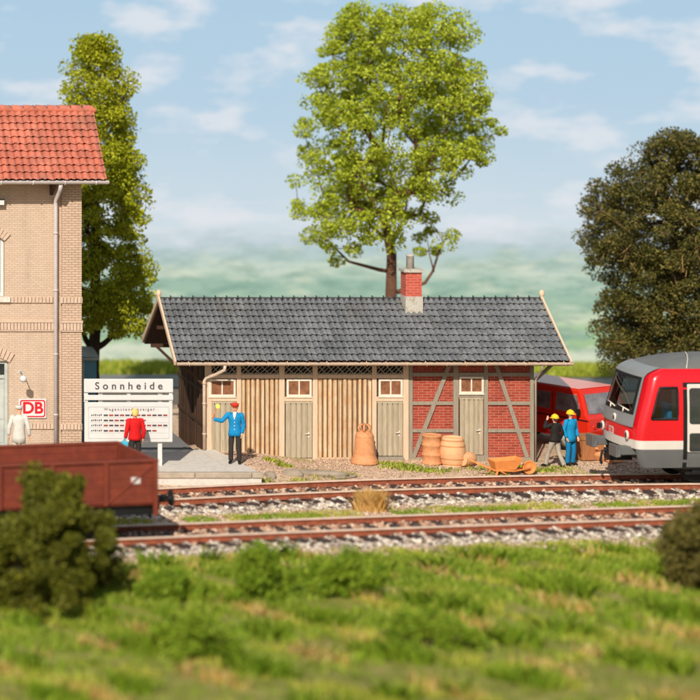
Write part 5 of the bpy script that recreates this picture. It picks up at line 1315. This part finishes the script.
# ------------------------------------------------------------------ people
def skin_mesh(name, V, E, Rr, m, parent, root=0, sub=2):
    me = bpy.data.meshes.new(name); me.from_pydata([tuple(v) for v in V], E, []); o = bpy.data.objects.new(name, me); S.collection.objects.link(o)
    md = o.modifiers.new('skin', 'SKIN'); md.use_smooth_shade = True
    for i, r in enumerate(Rr):
        sv = me.skin_vertices[0].data[i]; sv.radius = r if isinstance(r, tuple) else (r, r); sv.use_root = (i == root)
    sb = o.modifiers.new('sub', 'SUBSURF'); sb.levels = sub; sb.render_levels = sub
    bpy.context.view_layer.update()
    m2 = bpy.data.meshes.new_from_object(o.evaluated_get(bpy.context.evaluated_depsgraph_get())); bpy.data.objects.remove(o)
    m2.materials.clear(); m2.materials.append(m); q = bpy.data.objects.new(name, m2)
    for p in m2.polygons: p.use_smooth = True
    return link(q, parent, True)
class Chain:
    def __init__(s): s.V = []; s.E = []; s.R = []
    def a(s, p, r, par=None):
        s.V.append(Vector(p)); s.R.append(r); i = len(s.V)-1
        if par is not None: s.E.append((par, i))
        return i
def person(label, loc, rz, pose, top, bottom, shoe='shoe', cap=None, hair=None, jl=0.80, scale=1.0, group='people on the platform and in the yard', extra=None, collar=None):
    """figure faces -Y; joints in metres for a height of 1.75"""
    root = thing('person', label, 'person', loc, rz, group)
    J = dict(pel=(0, 0, 0.93), sp=(0, 0, 1.12), ch=(0, -0.01, 1.32), nk=(0, 0.0, 1.47), hd=(0, -0.01, 1.58),
             hl=(0.095, 0, 0.88), kl=(0.11, -0.02, 0.49), al=(0.12, 0.02, 0.09), hr=(-0.095, 0, 0.88), kr=(-0.11, -0.02, 0.49), ar=(-0.12, 0.02, 0.09),
             sl=(0.185, 0, 1.41), el=(0.235, 0.02, 1.13), wl=(0.235, -0.05, 0.89), sr=(-0.185, 0, 1.41), er=(-0.235, 0.02, 1.13), wr=(-0.235, -0.05, 0.89))
    J.update(pose); J = {k: Vector(v) for k, v in J.items()}
    c = Chain(); pel = c.a(J['pel'], 0.10); sp = c.a(J['sp'], 0.10, pel); ch = c.a(J['ch'], 0.115, sp); nb = c.a(J['nk']+Vector((0, 0, -0.04)), 0.055, ch); nk = c.a(J['nk']+Vector((0, 0, 0.03)), 0.052, nb)
    jaw = c.a(J['hd']+Vector((0, -0.012, -0.03)), 0.068, nk); md_ = c.a(J['hd']+Vector((0, 0.0, 0.045)), 0.088, jaw); tp_ = c.a(J['hd']+Vector((0, 0.008, 0.105)), 0.072, md_)
    c.a(J['hd']+Vector((0, -0.108, 0.012)), 0.014, md_)
    for s_ in (-1, 1): c.a(J['hd']+Vector((s_*0.094, 0.01, 0.02)), 0.017, md_)
    for k, s_ in (('l', 1), ('r', -1)):
        h = c.a(J['h'+k], 0.07, pel); t = c.a(J['h'+k].lerp(J['k'+k], 0.45), 0.07, h); kn = c.a(J['k'+k], 0.055, t); cf = c.a(J['k'+k].lerp(J['a'+k], 0.35), 0.056, kn); an = c.a(J['a'+k], 0.03, cf)
        fd = Vector(J.get('f'+k, (s_*0.03, -1, 0))).normalized(); c.a(J['a'+k]+fd*0.10+Vector((0, 0, -0.05)), 0.02, an)
        sh_ = c.a(J['s'+k]+Vector((0, 0, -0.02)), 0.048, ch); ua = c.a(J['s'+k].lerp(J['e'+k], 0.5), 0.046, sh_); el = c.a(J['e'+k], 0.038, ua); fa = c.a(J['e'+k].lerp(J['w'+k], 0.3), 0.038, el); wr = c.a(J['w'+k], 0.026, fa)
        d = (J['w'+k]-J['e'+k]).normalized(); d = Vector(J.get('g'+k, d)).normalized(); side = d.cross(Vector((0, 1, 0))) if abs(d.y) < 0.85 else Vector((1, 0, 0)); side.normalize(); fr = d.cross(side).normalized()
        pm = c.a(J['w'+k]+d*0.055, 0.03, wr)
        for q, ln in ((-1.5, 0.062), (-0.5, 0.074), (0.5, 0.07), (1.5, 0.056)):
            b0 = c.a(J['w'+k]+d*0.085+fr*q*0.019, 0.0105, pm); b1 = c.a(c.V[b0]+d*ln*0.55-side*0.006*s_, 0.0095, b0); c.a(c.V[b1]+d*ln*0.4-side*0.018*s_, 0.008, b1)
        th = c.a(J['w'+k]+d*0.045-fr*0.035, 0.012, pm); c.a(c.V[th]+d*0.035-fr*0.02, 0.009, th)
    skin_mesh('body', c.V, c.E, c.R, M['skin'], root)
    # upper garment
    mb = MB(); hem = J['pel'].z+(jl-0.93); secs = [(J['pel'].x, J['pel'].y, hem-0.004, 0.10, 0.07), (J['pel'].x, J['pel'].y, hem, 0.198, 0.15), (J['pel'].x, J['pel'].y, (hem+J['pel'].z+0.08)/2, 0.19, 0.148), (J['sp'].x, J['sp'].y, J['sp'].z-0.04, 0.165, 0.128), (J['sp'].x, J['sp'].y, J['sp'].z+0.06, 0.172, 0.132),
            (J['ch'].x, J['ch'].y, J['ch'].z-0.04, 0.195, 0.145), (J['ch'].x, J['ch'].y, J['ch'].z+0.05, 0.20, 0.14), (J['ch'].x, J['ch'].y+0.005, J['ch'].z+0.10, 0.175, 0.115), (J['nk'].x, J['nk'].y, J['nk'].z-0.03, 0.105, 0.085), (J['nk'].x, J['nk'].y, J['nk'].z+0.0, 0.07, 0.068), (J['nk'].x, J['nk'].y, J['nk'].z+0.012, 0.05, 0.05)]
    P = [[(x+a*math.cos(2*PI*j/28)*(1+0.02*math.sin(5*2*PI*j/28+i)), y+b*math.sin(2*PI*j/28)*(1+0.03*math.sin(3*2*PI*j/28+i*1.3)), z+0.006*math.sin(2*PI*j/28*3)) for j in range(29)] for i, (x, y, z, a, b) in enumerate(secs)]
    mb.grid(P, True)
    for k in 'lr':
        A, B, Cw = J['s'+k], J['e'+k], J['w'+k]; inn = A*0.6+J['ch']*0.4+Vector((0, 0, 0.03))
        path = [inn, A+Vector((0, 0, -0.01)), A.lerp(B, 0.3), A.lerp(B, 0.6), A.lerp(B, 0.88), B*0.8+(A.lerp(B, 0.88)+B.lerp(Cw, 0.12))*0.1, B.lerp(Cw, 0.12), B.lerp(Cw, 0.35), B.lerp(Cw, 0.6), B.lerp(Cw, 0.8), B.lerp(Cw, 0.97)]
        mb.tube(path, [0.07, 0.078, 0.070, 0.064, 0.061, 0.064, 0.062, 0.056, 0.058, 0.052, 0.052], 14)
    mb.build('jacket', M[top], root, 0, local=True)
    c = Chain(); p0 = c.a(J['pel']+Vector((0, 0, -0.01)), 0.15); c.a(J['pel']+Vector((0, 0, 0.09)), 0.14, p0)
    for k in 'lr':
        b = c.a(J['h'+k], 0.105, p0); b = c.a(J['h'+k].lerp(J['k'+k], 0.5), 0.093, b); b = c.a(J['k'+k], 0.076, b); b = c.a(J['k'+k].lerp(J['a'+k], 0.5), 0.076, b); b = c.a(J['k'+k].lerp(J['a'+k], 0.96), 0.074, b); c.a(J['k'+k].lerp(J['a'+k], 1.0), 0.074, b)
    skin_mesh('trousers', c.V, c.E, c.R, M[bottom], root)
    for k, s_ in (('l', 1), ('r', -1)):
        fd = Vector(J.get('f'+k, (s_*0.12, -1, 0))).normalized(); c = Chain(); b = c.a(J['a'+k]+Vector((0, 0, -0.015))-fd*0.03, 0.052); b = c.a(J['a'+k]+fd*0.08+Vector((0, 0, -0.04)), (0.05, 0.045), b); c.a(J['a'+k]+fd*0.185+Vector((0, 0, -0.052)), (0.042, 0.034), b)
        skin_mesh('shoe', c.V, c.E, c.R, M['c_'+shoe], root, 0, 1)
    hd = J['hd']
    for s_ in (-1, 1): mb = MB(); mb.blob((hd.x+s_*0.034, hd.y-0.088, hd.z+0.03), 0.009, 6, 1, 0); mb.build('eye', M['c_black'], root, 0, local=True)
    mb = MB(); mb.tube([(hd.x-0.022, hd.y-0.081, hd.z-0.036), (hd.x, hd.y-0.087, hd.z-0.038), (hd.x+0.022, hd.y-0.081, hd.z-0.036)], 0.006, 5); mb.build('mouth', M['c_capred'], root, 0, local=True)
    def dome(name, r, z0, m, back=0.0, n=8):
        P = []
        for i in range(n+1):
            row = []
            for j in range(21):
                a_ = 2*PI*j/20; lim = (PI/2+back) if back < 0.2 else (PI/2+back)*(0.74+0.26*math.sin(a_)); th = lim*i/n
                row.append((hd.x+r*math.sin(th)*math.cos(a_), hd.y+0.008+r*1.06*math.sin(th)*math.sin(a_), hd.z+z0+r*math.cos(th)))
            P.append(row)
        mb = MB(); mb.grid(P, True, True); return mb
    if hair:
        mb = dome('hair', 0.107, 0.055, hair, 0.35); 
        mb.blob((hd.x, hd.y+0.045, hd.z+0.02), 0.09, 8, 2, 0.1); mb.build('hair', M[hair], root, 0, local=True)
    if cap:
        style, cm = cap
        if style == 'helmet':
            mb = dome('c', 0.125, 0.06, cm, 0.05); P = [[(hd.x+rr*math.cos(a), hd.y+0.0+rr*1.1*math.sin(a)-(0.035 if rr > 0.13 and math.sin(a) < -0.3 else 0), hd.z+0.055-(rr-0.12)*0.3) for a in [2*PI*j/20 for j in range(21)]] for rr in (0.115, 0.136)]
            mb.grid(P); mb.tube([(hd.x, hd.y-0.11+0.23*t/8, hd.z+0.06+0.125*math.sin(PI*t/8)*1.02) for t in range(9)], 0.012, 6)
            mb.build('helmet', M[cm], root, 0, local=True)
        else:
            mb = MB(); mb.lathe([(0.100, 0.065), (0.103, 0.10), (0.118, 0.13), (0.11, 0.15), (0.06, 0.165), (0.01, 0.165)], (hd.x, hd.y+0.008, hd.z), 20)
            if style == 'peak': mb.add([(hd.x-0.075, hd.y-0.075, hd.z+0.078), (hd.x+0.075, hd.y-0.075, hd.z+0.078), (hd.x+0.055, hd.y-0.15, hd.z+0.062), (hd.x-0.055, hd.y-0.15, hd.z+0.062)], [(0, 1, 2, 3), (3, 2, 1, 0)])
            mb.build('cap', M[cm], root, 0, local=True)
    if collar:
        mb = MB(); z = J['nk'].z; x = J['nk'].x; y = J['ch'].y-0.150
        mb.add([(x-0.05, y+0.06, z-0.0), (x+0.05, y+0.06, z-0.0), (x, y-0.012, z-0.2), (x-0.035, y-0.01, z-0.09), (x+0.035, y-0.01, z-0.09)], [(0, 3, 2, 4, 1)]); mb.blob((x, J['nk'].y-0.045, z-0.01), 0.05, 6, 1, 0, (1.2, 0.8, 0.7)); mb.build('shirt', M['c_white'], root, 0, local=True)
        mb = MB()
        for q in range(3): mb.blob((x+0.0, J['sp'].y-0.140, 1.20-q*0.10), 0.018, 6, 1, 0, (1, 0.6, 1))
        build_each(mb, 'button', M['c_white'], root, 0, True)
    root.scale = (scale, scale, scale)
    return root, J
def pz(px, py, z): Y = (CAM_H-z)*FPX/py-CAM_D; return (wx(px, Y), Y, z)
# station master
o, J = person('station master in blue coat and red cap holding up a yellow signal disc', pz(235, 463.5, 0.25), R(-18), dict(
    er=(-0.36, -0.10, 1.22), wr=(-0.60, -0.14, 1.27), gr=(-0.3, -0.05, 1), el=(0.24, 0.04, 1.13), wl=(0.2, -0.04, 0.88)), 'c_blue', 'c_trouser', cap=('peak', 'c_capred'), hair='hair_dark', jl=0.80, collar=True)
h = J['wr']+Vector((-0.02, -0.02, 0.08))
sd_ = thing('signal_disc', 'small yellow signal disc on a stick held up by the man in the blue coat', 'signal disc', o.location, R(-18))
mb = MB(); mb.tube([h+Vector((0.0, 0, -0.08)), h+Vector((0.12, 0.0, 0.24))], 0.014, 8); mb.build('stick', M['c_orange'], sd_, 0, local=True)
mb = MB(); mb.lathe([(0.062, -0.008), (0.07, 0.0), (0.062, 0.008)], h+Vector((0.15, 0, 0.29)), 20, Matrix.Rotation(R(90), 4, 'X')); mb.build('disc', M['c_lime'], sd_, 0, local=True)
# person in red, seen from behind, reading the panel
o, J = person('fair-haired person in a red pullover facing the coach order panel', pz(135, 470.0, 0.25), R(180+8), dict(er=(-0.25, 0.05, 1.12), wr=(-0.23, 0.0, 0.9), el=(0.26, 0.05, 1.12), wl=(0.27, -0.02, 0.92)), 'c_redc', 'c_trouser', hair='hair_blond', jl=0.86)
bgx = thing('handbag', 'small light blue bag held by the person in the red pullover', 'bag', o.location, o.rotation_euler.z)
mb = MB(); c0 = J['wl']; mb.box(c0.x-0.05, c0.x+0.09, c0.y-0.12, c0.y+0.12, c0.z-0.28, c0.z-0.1); mb.build('bag_body', M['c_lightblue'], bgx, 0.03, local=True); mb = MB(); mb.tube([(c0.x+0.02, c0.y-0.1, c0.z-0.11), (c0.x+0.02, c0.y-0.05, c0.z-0.03), (c0.x+0.02, c0.y+0.05, c0.z-0.03), (c0.x+0.02, c0.y+0.1, c0.z-0.11)], 0.012, 6); mb.build('handle', M['c_lightblue'], bgx, 0, local=True)
# cook-like figure in white by the station door
o, J = person('person in long white coat and white cap standing by the station door', pz(19, 466.5, 0.25), R(180-12), dict(er=(-0.27, 0.06, 1.13), wr=(-0.29, 0.0, 0.9), el=(0.27, 0.06, 1.13), wl=(0.29, 0.0, 0.9)), 'c_white', 'c_white', cap=('flat', 'c_white'), jl=0.70)
# two workmen
Xa, Ya, Za = place(555, 470.5)
person('workman in black jacket walking with one hand raised to his yellow helmet', (Xa, Ya, Za), R(180+25), dict(
    kl=(0.13, -0.16, 0.50), al=(0.17, -0.24, 0.09), kr=(-0.10, 0.06, 0.50), ar=(-0.16, 0.24, 0.10), er=(0.0-0.27, 0.06, 1.13), wr=(-0.24, -0.06, 0.90), el=(0.40, -0.05, 1.34), wl=(0.26, -0.10, 1.56), gl=(-0.5, 0, 1)), 'c_black', 'c_greyt', cap=('helmet', 'c_yellow'), hair='hair_dark', jl=0.86, scale=0.89)
Xa, Ya, Za = place(571, 466.5)
person('workman in bright blue overalls and yellow helmet standing beside the crate', (Xa, Ya+0.05, Za), R(28), dict(
    el=(0.27, 0.02, 1.13), wl=(0.24, -0.08, 0.90), er=(-0.26, 0.03, 1.13), wr=(-0.22, -0.05, 0.9), kl=(0.1, -0.05, 0.49)), 'c_cyan', 'c_bluet', cap=('helmet', 'c_yellow'), hair='hair_dark', jl=0.76, scale=0.93)
